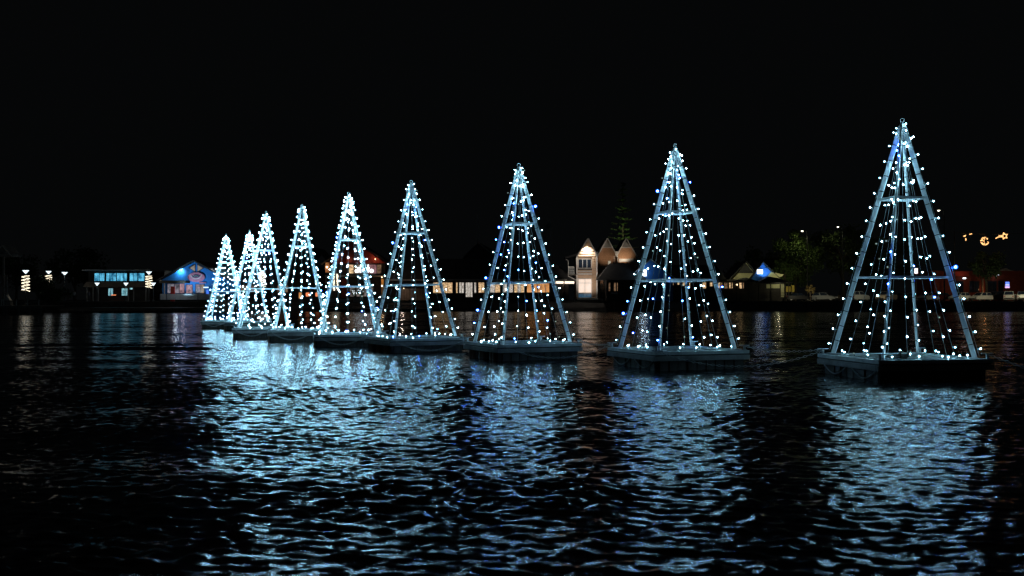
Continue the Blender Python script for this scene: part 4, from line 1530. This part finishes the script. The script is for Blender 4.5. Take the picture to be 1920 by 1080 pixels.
def broad_tree(x, ytop, D, width_m, label, m='leaf', seed=1, n=2600, lsize=0.22, lean=0.0, ybot=None, cat="tree", name="broadleaf_tree", group="trees along the far shore"):
    r = random.Random(seed)
    X = px(x, D)
    zt = pz(ytop, D)
    zb = pz(ybot, D) if ybot else G + (zt - G) * 0.35
    o = empty(name, (X, D, G), 0, label, cat, group)
    tr = MB()
    h = zt - G
    tr.tube([(X, D, G - .1), (X + .1, D, G + h * .25), (X - .05 + lean * .4, D, G + h * .5), (X + lean, D, G + h * .85)], 0.05 * h ** 0.8, 8, r1=0.03)
    ends = []
    cz, rz = (zt + zb) / 2, (zt - zb) / 2
    for q in range(11):
        t = r.uniform(0, 6.28)
        z0 = G + h * r.uniform(.22, .6)
        e = Vector((X + lean * .5 + math.cos(t) * width_m * r.uniform(.3, .85), D + math.sin(t) * width_m * r.uniform(.3, .7), cz + rz * r.uniform(-.55, .6)))
        s = Vector((X + lean * .3, D, z0))
        mid = s.lerp(e, .5) + Vector((0, 0, .06 * h))
        tr.tube([s, mid, e], 0.016 * h, 5, r1=0.02)
        ends.append(e)
    tr.build("trunk", M['bark'], o)
    cr = MB()
    clumps = [(e, r.uniform(.22, .42) * width_m) for e in ends]
    for q in range(22):
        t = r.uniform(0, 6.28)
        ph = r.uniform(-1, 1)
        rr = math.sqrt(max(0, 1 - ph * ph)) * r.uniform(.5, 1.0)
        clumps.append((Vector((X + lean * .6 + width_m * rr * math.cos(t), D + width_m * .8 * rr * math.sin(t), cz + rz * ph * .95)), r.uniform(.16, .34) * width_m))
    for q in range(n):
        c, rad = clumps[q % len(clumps)]
        v = Vector((r.gauss(0, 1), r.gauss(0, 1), r.gauss(0, .7)))
        v = v.normalized() * rad * (r.random() ** .5)
        leaf(cr, c + v, lsize * r.uniform(.7, 1.4), lsize * .5 * r.uniform(.7, 1.3), r)
    cr.build("crown", M[m], o)
    return o


# Norfolk pine behind the three-gabled house: whorls of level branches
def whorl_pine(x, ytop, D, base_r, label, seed=5, layers=17, m='pine_leaf', gz=G):
    r = random.Random(seed)
    X, zt = px(x, D), pz(ytop, D)
    h = zt - gz
    o = empty("pine_tree", (X, D, gz), 0, label, "tree", "trees along the far shore")
    MB().tube([(X, D, gz), (X, D, gz + h * .5), (X, D, zt)], 0.35, 8, r1=0.04).build("trunk", M['bark'], o)
    cr = MB()
    br = MB()
    for q in range(layers):
        u = (q + .4) / layers
        z = zt - h * 0.80 * u + r.uniform(-.35, .35)
        rad = base_r * (0.12 + 0.88 * u) * r.uniform(.85, 1.1)
        nb = 8
        t0 = r.uniform(0, 6.28)
        for w in range(nb):
            t = t0 + w * 6.283 / nb + r.uniform(-.2, .2)
            if r.random() < .12:
                continue
            R_ = rad * r.uniform(.45, 1.15)
            z_keep = z
            z = z + r.uniform(-.3, .3)
            d = Vector((math.cos(t), math.sin(t), 0))
            tip = Vector((X, D, z + .06 * R_)) + d * R_
            br.tube([(X, D, z), tuple(Vector((X, D, z - .05 * R_)) + d * R_ * .5), tuple(tip)], 0.05, 4, r1=0.015)
            for s in range(int(16 + 20 * u)):
                v = r.uniform(.25, 1.0)
                side = Vector((-d.y, d.x, 0)) * r.uniform(-.32, .32) * R_ * (1.15 - v)
                c = Vector((X, D, z)) + d * R_ * v + side + Vector((0, 0, -.05 * R_ * math.sin(v * 3.1) + r.uniform(-.05, .16)))
                a = (d * r.uniform(.4, 1) + Vector((-d.y, d.x, 0)) * r.uniform(-.7, .7) + Vector((0, 0, r.uniform(-.1, .35)))).normalized()
                b_ = a.cross(Vector((0, 0, 1))).normalized()
                cr.poly([c - a * .32, c + b_ * .1, c + a * .32, c - b_ * .1])
            z = z_keep
    br.build("branches", M['bark'], o)
    cr.build("crown", M[m], o)


whorl_pine(1168, 342, 205, 5.0, "tall tiered pine behind the three-gabled house", 5)
D = 205
o = empty("flood_light", (px(1172, D), D - 8, G), 0, "ground flood light below the tall tiered pine", "lamp")
MB().box(px(1172, D) - .25, px(1172, D) + .25, D - 8.2, D - 7.8, G, G + .3).build("body", M['lamp_metal'], o)
spot(o, (px(1166, D), D - 8, pz(466, D)), (px(1166, D), D, pz(430, D)), 1500, (0.8, 1.0, 0.45), 75, 0.9, 0.2)
MB().tube([(px(1172, D), D - 8, G), (px(1166, D), D - 8, pz(467, D))], 0.06, 6).build("pole", M['lamp_metal'], o)

broad_tree(72, 522, 163, 2.4, "bushy tree between the two left coil-wrapped lamp posts", 'leaf', 21, 1500, .2, ybot=546)
broad_tree(103, 540, 160, 2.8, "low spreading bush below the bare lamp on the left", 'leaf', 22, 1500, .2, ybot=562, name="bush", cat="bush")
broad_tree(30, 480, 182, 5.0, "dark tree behind the left lookout kiosk", 'leaf', 23, 1800, .3)
broad_tree(140, 470, 192, 6.0, "large dark tree behind the left lamps", 'leaf', 24, 2200, .32)
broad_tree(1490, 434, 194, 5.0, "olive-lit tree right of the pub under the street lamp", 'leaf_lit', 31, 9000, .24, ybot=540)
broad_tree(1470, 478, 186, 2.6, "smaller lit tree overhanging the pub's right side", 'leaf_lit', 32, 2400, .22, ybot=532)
broad_tree(1580, 428, 206, 7.0, "large dark tree behind the parked cars, beside the second lamp", 'leaf', 33, 3600, .34)
broad_tree(1660, 450, 212, 6.5, "dark tree behind the nearest lit pyramid tree", 'leaf', 34, 2600, .34)
broad_tree(1849, 468, 186, 3.4, "dark round-headed tree before the red shop", 'leaf', 35, 2600, .24, ybot=520)
broad_tree(1519, 534, 178, 0.9, "small golden sapling lit from below at the car park", 'gold_leaf', 36, 420, .12, ybot=552, name="sapling")
broad_tree(1420, 470, 206, 6.0, "dark tree behind the pub roofs", 'leaf', 37, 2400, .32)


# ------------------------------------------------------------------ STREET LAMPS OF THE CAR PARK
def street_lamp(x, y, D, label, power):
    X, z = px(x, D), pz(y, D)
    o = empty("street_lamp", (X + 1.0, D, G), 0, label, "street lamp", "tall street lamps over the car park")
    MB().tube([(X + 1.0, D, G), (X + 1.0, D, z - .6), (X + .8, D, z + .1), (X, D - .2, z + .18)], 0.11, 8, r1=0.05).build("post", M['lamp_metal'], o)
    hd = MB().box(X - .35, X + .25, D - .45, D, z + .08, z + .2).build("lamp_head", M['lamp_metal'], o)
    MB().lathe((X, D - .22, z - .08), [(0.10, 0), (0.2, .07), (0.2, .15)], 10).build("lamp_glass", E['amber_lamp'] if power < 0 else emit('sodium white lamp', (1.0, 0.95, 0.7), 6), hd)
    spot(o, (X, D - .25, z - .3), (X - 1.0, D + 4.0, z - 8), abs(power), (1.0, 0.95, 0.5), 130, 0.7, 0.2)


street_lamp(1504, 433.5, 190, "street lamp glowing above the olive-lit tree", 250)
street_lamp(1571, 426, 200, "street lamp above the large dark tree by the cars", 110)
street_lamp(1760, 395, 172, "tall dark-headed street lamp above the parked cars", 0.01)
for (x, e) in ((1530, 500), (1650, 600), (1830, 650), (1912, 650)):  # posts and raised spots added to brighten the parked cars
    D = 173
    o = empty("fill_post", (px(x, D), D, G), 0, {1530: "low fill light added at the left end of the parked cars", 1650: "low fill light added before the beige-lit car", 1830: "low fill light added before the white hatchback", 1912: "low fill light added at the right edge of the car park"}[x], "fill light", "fill lights added along the car park")
    MB().tube([(px(x, D), D, G), (px(x, D), D, G + .55)], 0.07, 8).build("post", M['lamp_metal'], o)
    MB().lathe((px(x, D), D, G + .56), [(0.07, 0), (0.09, .02), (0.09, .1), (0.05, .13)], 10).build("lamp_cap", M['lamp_metal'], o)
    spot(o, (px(x, D), D + .12, G + 2.6), (px(x, D), D + 8, G + .6), e * .6, (1.0, 0.92, 0.62), 130, 0.9, 0.2)


# ------------------------------------------------------------------ CARS
def car(x, D, yaw, col, label, kind='hatch', length=4.3):
    X = px(x, D)
    o = empty("parked_car", (X, D, G + .03), yaw, label, "car", "cars parked at the shore")
    paint = mat('car paint', col, 0.3, 0.15, 0.08, 2, spec=0.6)
    L = length / 2
    H = {'hatch': 1.50, 'suv': 1.75, 'sedan': 1.42, 'ute': 1.78}[kind]
    W = 0.88
    # body shell: stations along x with lower/upper widths
    hood = 0.98 if kind in ('suv', 'ute') else 0.86
    prof = {
        'hatch': [(-L, .45), (-L + .05, .85), (-L + .25, 1.0), (L - 1.25, .98), (L - .35, .82), (L, .62), (L, .35)],
        'sedan': [(-L, .45), (-L + .03, .92), (-L + .8, .97), (L - 1.35, .95), (L - .35, .80), (L, .60), (L, .35)],
        'suv': [(-L, .5), (-L + .04, 1.0), (-L + .2, 1.12), (L - 1.25, 1.1), (L - .3, 1.0), (L, .75), (L, .42)],
        'ute': [(-L, .55), (-L, 1.08), (-L + .1, 1.12), (L - 1.3, 1.1), (L - .3, 1.02), (L, .75), (L, .42)],
    }[kind]
    pr = [(-L + .05, .28)] + prof + [(L - .05, .28)]
    mb = MB()
    mb.prism(list(reversed(pr)), -W, W)
    bd = mb.build("body", paint, o, local=True)
    bv = bd.modifiers.new("bevel", 'BEVEL')
    bv.width = 0.07
    bv.segments = 2
    # cabin
    b0, b1 = {'hatch': (-L + .12, L - 1.1), 'sedan': (-L + .75, L - 1.2), 'suv': (-L + .1, L - 1.1), 'ute': (-L + 1.6, L - 1.15)}[kind]
    zb = 0.96 if kind in ('hatch', 'sedan') else 1.09
    t0, t1 = b0 + (.35 if kind != 'sedan' else .55), b1 - .75
    cb = MB()
    cb.v = [(b0, -W + .06, zb), (b1, -W + .06, zb), (b1, W - .06, zb), (b0, W - .06, zb),
            (t0, -W + .22, H), (t1, -W + .22, H), (t1, W - .22, H), (t0, W - .22, H)]
    for q in ((3, 2, 1, 0), (4, 5, 6, 7), (0, 1, 5, 4), (1, 2, 6, 5), (2, 3, 7, 6), (3, 0, 4, 7)):
        cb.face(list(q))
    cbo = cb.build("cabin", paint, o, local=True)
    bv = cbo.modifiers.new("bevel", 'BEVEL')
    bv.width = 0.05
    bv.segments = 2

    def gl(p, name):
        c = sum((Vector(q) for q in p), Vector()) / len(p)
        nrm = (Vector(p[1]) - Vector(p[0])).cross(Vector(p[2]) - Vector(p[0])).normalized()
        ctr = Vector(((b0 + b1) / 2, 0, (zb + H) / 2))
        if nrm.dot(c - ctr) < 0:
            nrm = -nrm
        m_ = MB()
        a = [c + (Vector(q) - c) * .86 + nrm * .012 for q in p]
        b_ = [q - nrm * .03 for q in a]
        k_ = len(a)
        m_.v = [tuple(q) for q in a + b_]
        m_.face(list(range(k_)))
        for q in range(k_):
            m_.face([q, (q + 1) % k_, k_ + (q + 1) % k_, k_ + q])
        m_.build(name, M['glass'], o, local=True)
    v = cb.v
    for s in (0, 1):
        lo = [v[0], v[1], v[5], v[4]] if s == 0 else [v[3], v[2], v[6], v[7]]
        lm, tm = Vector(lo[0]).lerp(Vector(lo[1]), .48), Vector(lo[3]).lerp(Vector(lo[2]), .48)
        gl([lo[0], lm, tm, lo[3]], "side_window")
        gl([lm, lo[1], lo[2], tm], "side_window")
    gl([v[1], v[2], v[6], v[5]], "windscreen")
    gl([v[0], v[3], v[7], v[4]], "rear_window")
    rw = .34 if kind in ('suv', 'ute') else .31
    for sx_ in (-L + .75, L - .8):
        for s in (-1, 1):
            wv = MB().lathe((sx_, s * (W - .12), rw), [(rw * .9, -.1), (rw, -.07), (rw, .07), (rw * .9, .1)], 16, 'y')
            wo = wv.build("wheel", M['tyre'], o, local=True)
            MB().lathe((sx_, s * (W - .015), rw), [(rw * .62, -.012), (rw * .6, .012)], 12, 'y').build("rim", M['rim'], wo, local=True)
    for s in (-1, 1):
        MB().box(L - .12, L + .012, s * .62 - .17, s * .62 + .17, .62, .76).build("headlight", M['rim'], o, local=True)
        MB().box(-L - .012, -L + .08, s * .68 - .13, s * .68 + .13, .78, .92).build("tail_light", M['red_tub'], o, local=True)
        MB().box(b1 - .32, b1 - .16, s * (W + .02) - .08, s * (W + .02) + .08, zb, zb + .13).build("mirror", paint, o, local=True)
    MB().box(L - .02, L + .05, -.8, .8, .34, .52).build("bumper", M['cloth_dark'], o, local=True)
    MB().box(-L - .05, -L + .02, -.8, .8, .38, .56).build("bumper", M['cloth_dark'], o, local=True)


WHT = (0.62, 0.60, 0.55)
car(1496, 180, R(5), (0.03, 0.03, 0.035), "dark sedan parked nearest the pub", 'sedan', 4.6)
car(1546, 179, R(-35), (0.30, 0.31, 0.32), "silver hatchback right of the golden sapling", 'hatch')
car(1609, 180, R(35), (0.40, 0.42, 0.43), "silver wagon half behind the nearest tree's left leg", 'suv', 4.5)
car(1662, 180, R(-140), (0.60, 0.50, 0.38), "beige-lit four-wheel drive seen through the nearest tree", 'suv', 4.6)  # white car, warm lamplight put into its paint colour
car(1702, 184, R(20), (0.05, 0.05, 0.04), "dark hatchback beside the beige-lit four-wheel drive", 'hatch')
car(1741, 180, R(35), (0.36, 0.36, 0.36), "grey sedan in the middle of the nearest tree", 'sedan')
car(1768, 184, R(30), (0.12, 0.02, 0.02), "dark red hatchback behind the grey sedan", 'hatch')
car(1799, 180, R(-150), WHT, "white hatchback behind the nearest tree's right leg", 'hatch')
car(1839, 180, R(-155), WHT, "white hatchback under the round-headed dark tree", 'hatch')
car(1868, 184, R(-160), (0.03, 0.03, 0.03), "dark car between the white ones at right", 'suv', 4.4)
car(1893, 180, R(60), WHT, "white wagon by the blue lit sign", 'suv', 4.6)
car(1918, 180, R(60), WHT, "white four-wheel drive cut by the right frame edge", 'suv', 4.7)


# ------------------------------------------------------------------ RED SHOP AND SIGNS AT RIGHT
D = 192.0
b = empty("red_shop", (px(1830, D), D, G), 0, "dim red brick shop behind the parked white cars", "building")
pbox(MB(), 1752, 1925, 514, 565, D, 10).build("wall", M['dark_red'], b)
pbox(MB(), 1745, 1932, 508, 514, D, 11, -.8).build("parapet", M['dark_red'], b)
MB().prism([(px(1868, D), pz(508, D)), (px(1896, D), pz(508, D)), (px(1882, D), pz(503, D))], D - .8, D + 6).build("roof_gable", M['grey_wall'], b)
pbox(MB(), 1778, 1813, 509, 518, D, 0.1, -1.0).build("red_fascia", M['red_wall'], b)
for (a, c) in ((1788, 1806), (1818, 1836), (1852, 1868), (1872, 1880)):
    window(b, a, c, 527, 548, D, M['glass'], 2, 1, 'dark_wall')
pbox(MB(), 1840.5, 1843, 523, 548, D, 0.25, -.3).build("lit_pier", M['spandrel'], b)
point(b, (px(1841.5, D), D - 1.2, pz(543, D)), 12, (1.0, 0.45, 0.18), 0.1)
point(b, (px(1796, D), D - 2.2, pz(513, D)), 8, (1.0, 0.5, 0.4), 0.1)
pbox(MB(), 1859, 1868.5, 514.8, 517.5, D, 0.15, -1.0).build("lit_sign", E['sign_white'], b)
pbox(MB(), 1850.5, 1854, 515.5, 517, D, 0.1, -.98).build("small_lit_sign", emit('dim lilac sign', (0.5, 0.5, 0.7), 0.5), b)
pbox(MB(), 1801.5, 1807, 520.5, 523.3, D, 0.15, -1.0).build("lit_sign", E['sign_white'], b)
o = empty("blue_sign", (px(1888.5, 185), 185, G), 0, "upright blue and lilac lit sign above the white wagon", "sign")
pbox(MB(), 1885, 1893, 528, 540.3, 185, 0.3).build("case", M['navy'], o)
f = pbox(MB(), 1885.5, 1892.5, 528.5, 533.3, 185, 0.03, -.04).build("lit_face", E['sign_blue'], o)
pbox(MB(), 1885, 1892.5, 533.4, 535, 185, 0.03, -.04).build("lit_face", E['sign_lilac'], o)
pbox(MB(), 1885.5, 1892.5, 535.1, 537, 185, 0.03, -.04).build("lit_face", E['sign_blue'], o)
pbox(MB(), 1884.5, 1893, 537.1, 540, 185, 0.03, -.04).build("lit_face", emit('pink lilac sign', (0.95, 0.55, 0.95), 1.2), o)
MB().tube([(px(1888.5, 185), 185.15, G), (px(1888.5, 185), 185.15, pz(540.3, 185))], 0.08, 6).build("post", M['lamp_metal'], o)
o = empty("pink_lit_sign", (px(1718, 188), 188, G), 0, "small pinkish lit post sign behind the nearest tree", "sign")
pbox(MB(), 1715.5, 1721, 503, 513, 188, 0.2).build("lit_box", emit('pinkish sign face', (1.0, 0.8, 0.8), 1.8), o)
MB().tube([(px(1718.2, 188), 188.1, G), (px(1718.2, 188), 188.1, pz(513, 188))], 0.08, 6).build("post", M['lamp_metal'], o)

# orange rope-light decorations strung high over the car park
D = 184.0
cb = empty("overhead_cable", (px(1790, D), D, G), 0, "dark overhead cable carrying the orange light decorations", "cable")
pts = [(px(1790 + 16 * q, D), D, pz(436 + 3 * math.sin(math.pi * q / 9), D)) for q in range(10)]
MB().tube(pts, 0.03, 4).build("cable", M['lamp_metal'], cb)
for xx in (1790, 1934):
    MB().tube([(px(xx, D), D, G), (px(xx, D), D, pz(433, D))], 0.14, 8, r1=0.08).build("pole", M['lamp_metal'], cb)


def star_pts(xc, yc, r0, r1, rot=0.0):
    out = []
    for q in range(11):
        rr = r0 if q % 2 == 0 else r1
        t = rot + math.pi / 2 + q * math.pi / 5
        out.append((px(xc, D) + rr * math.cos(t), D, pz(yc, D) + rr * math.sin(t)))
    return out


o = empty("light_decoration", (px(1813, D), D, pz(445, D)), 0, "sparse half-lit orange star decoration, left of three", "decoration", "orange light decorations over the car park")
mb = MB()
sp = star_pts(1815, 444, 0.95, 0.45, 0.3)
for q in (1, 3, 8):
    mb.tube([sp[q], tuple(Vector(sp[q]).lerp(Vector(sp[q + 1]), .7))], 0.09, 5)
mb.ball((px(1810, D), D, pz(442.5, D)), 0.14, 6, 4)
mb.build("rope_light", E['orange_deco'], o)
MB().tube(sp, 0.03, 4).build("frame", M['lamp_metal'], o)
MB().tube([(px(1815, D), D, pz(436, D)), sp[0]], 0.02, 4).build("hanger", M['lamp_metal'], o)

o = empty("light_decoration", (px(1847, D), D, pz(452, D)), 0, "round orange bauble of lights, middle of three", "decoration", "orange light decorations over the car park")
mb = MB()
r_ = random.Random(9)
for q in range(70):
    v = Vector((r_.gauss(0, 1), r_.gauss(0, .6), r_.gauss(0, 1))).normalized() * 0.72
    if v.x > .15 and abs(v.z - .1) < .2:
        continue
    mb.ball((px(1847, D) + v.x, D + v.y * .6, pz(452, D) + v.z), 0.085, 5, 3)
mb.build("lights", E['orange_deco'], o)
fr = MB()
for ax in ((1, 0, 0), (0, 1, 0)):
    fr.torus((px(1847, D), D, pz(452, D)), 0.68, 0.02, ax, (0, 0, 1), 18, 4)
fr.build("frame", M['lamp_metal'], o)
MB().tube([(px(1847, D), D, pz(438.5, D)), (px(1847, D), D, pz(445, D))], 0.02, 4).build("hanger", M['lamp_metal'], o)

o = empty("light_decoration", (px(1880, D), D, pz(443, D)), 0, "orange shooting star of lights with tail, right of three", "decoration", "orange light decorations over the car park")
mb = MB()
sp = star_pts(1884, 442.5, 0.62, 0.30, 0.25)
mb.tube(sp, 0.10, 5)
mb.tube([(px(1882, D), D, pz(444, D)), (px(1873, D), D, pz(444, D)), (px(1867.5, D), D, pz(447, D))], 0.09, 5)
mb.tube([(px(1881, D), D, pz(441.5, D)), (px(1873, D), D, pz(441.5, D))], 0.05, 5)
mb.build("rope_light", E['orange_deco'], o)
MB().tube([(px(1884, D), D, pz(437, D)), sp[0]], 0.02, 4).build("hanger", M['lamp_metal'], o)


# ------------------------------------------------------------------ PEOPLE on the shore
def person(x, D, gz, yaw, label, top, bottom, h=1.72, stride=0.12):
    o = empty("person", (px(x, D), D, gz), yaw, label, "person")
    s = h / 1.72
    J = {'pel': (0, 0, .95), 'sp': (0, .01, 1.15), 'ch': (0, .0, 1.35), 'nk': (0, .0, 1.48), 'hd': (0, -.02, 1.58), 'tp': (0, -.01, 1.70),
         'hl': (.10, 0, .90), 'kl': (.11, -stride, .50), 'al': (.11, -stride * .6, .09), 'tl': (.12, -stride * .6 - .16, .04),
         'hr': (-.10, 0, .90), 'kr': (-.11, stride * .4, .50), 'ar': (-.11, stride * 1.2, .09), 'tr': (-.12, stride * 1.2 - .16, .04),
         'sl': (.18, 0, 1.40), 'el': (.25, .05, 1.13), 'wl': (.25, -.06, .90), 'fl': (.25, -.09, .80),
         'sr': (-.18, 0, 1.40), 'er': (-.25, .03, 1.13), 'wr': (-.24, -.10, .92), 'fr': (-.24, -.13, .82)}
    rad = {'pel': .15, 'sp': .13, 'ch': .15, 'nk': .055, 'hd': .085, 'tp': .075, 'hl': .095, 'kl': .062, 'al': .042, 'tl': .035, 'hr': .095, 'kr': .062, 'ar': .042, 'tr': .035,
           'sl': .065, 'el': .045, 'wl': .032, 'fl': .03, 'sr': .065, 'er': .045, 'wr': .032, 'fr': .03}
    ed = [('pel', 'sp'), ('sp', 'ch'), ('ch', 'nk'), ('nk', 'hd'), ('hd', 'tp'), ('pel', 'hl'), ('hl', 'kl'), ('kl', 'al'), ('al', 'tl'), ('pel', 'hr'), ('hr', 'kr'), ('kr', 'ar'), ('ar', 'tr'),
          ('ch', 'sl'), ('sl', 'el'), ('el', 'wl'), ('wl', 'fl'), ('ch', 'sr'), ('sr', 'er'), ('er', 'wr'), ('wr', 'fr')]
    keys = list(J)
    me = bpy.data.meshes.new("body")
    me.from_pydata([tuple(c * s for c in J[q]) for q in keys], [(keys.index(a), keys.index(b_)) for a, b_ in ed], [])
    # one material split by height: shoes and trousers, shirt, skin
    m = bpy.data.materials.new("dressed figure")
    m.use_nodes = True
    nt = m.node_tree
    tc = nt.nodes.new("ShaderNodeTexCoord")
    sep = nt.nodes.new("ShaderNodeSeparateXYZ")
    nt.links.new(tc.outputs["Object"], sep.inputs[0])
    mr = nt.nodes.new("ShaderNodeMapRange")
    mr.inputs["From Max"].default_value = 1.8 * s
    nt.links.new(sep.outputs["Z"], mr.inputs["Value"])
    rp = nt.nodes.new("ShaderNodeValToRGB")
    rp.color_ramp.interpolation = 'CONSTANT'
    rp.color_ramp.elements[0].color = bottom + (1,)
    e1 = rp.color_ramp.elements.new(0.54)
    e1.color = top + (1,)
    rp.color_ramp.elements[-1].position = 0.825
    rp.color_ramp.elements[-1].color = (0.45, 0.28, 0.20, 1)
    nt.links.new(mr.outputs["Result"], rp.inputs["Fac"])
    nt.links.new(rp.outputs["Color"], nt.nodes["Principled BSDF"].inputs["Base Color"])
    nt.nodes["Principled BSDF"].inputs["Roughness"].default_value = 0.85
    me.materials.append(m)
    bo = bpy.data.objects.new("body", me)
    COL.objects.link(bo)
    bo.parent = o
    bo.modifiers.new("skin", 'SKIN')
    sv = me.skin_vertices[0].data
    for i_, q in enumerate(keys):
        sv[i_].radius = (rad[q] * s, rad[q] * s)
        sv[i_].use_root = (q == 'pel')
    sb = bo.modifiers.new("sub", 'SUBSURF')
    sb.levels = 1
    sb.render_levels = 2
    MB().ball((0, .012 * s, 1.665 * s), 0.098 * s, 10, 6).build("hair", M['hair'], o, local=True)


person(139, 163, G, R(20), "person in a pale grey top standing on the left promenade", (0.40, 0.40, 0.42), (0.03, 0.03, 0.04))
person(167, 164.5, G, R(200), "person in dark clothes near the left corner of the blue-windowed building", (0.10, 0.10, 0.12), (0.05, 0.05, 0.06))
person(1574, 176, G + .03, R(30), "person in tan trousers standing among the parked cars", (0.05, 0.05, 0.06), (0.42, 0.28, 0.14))
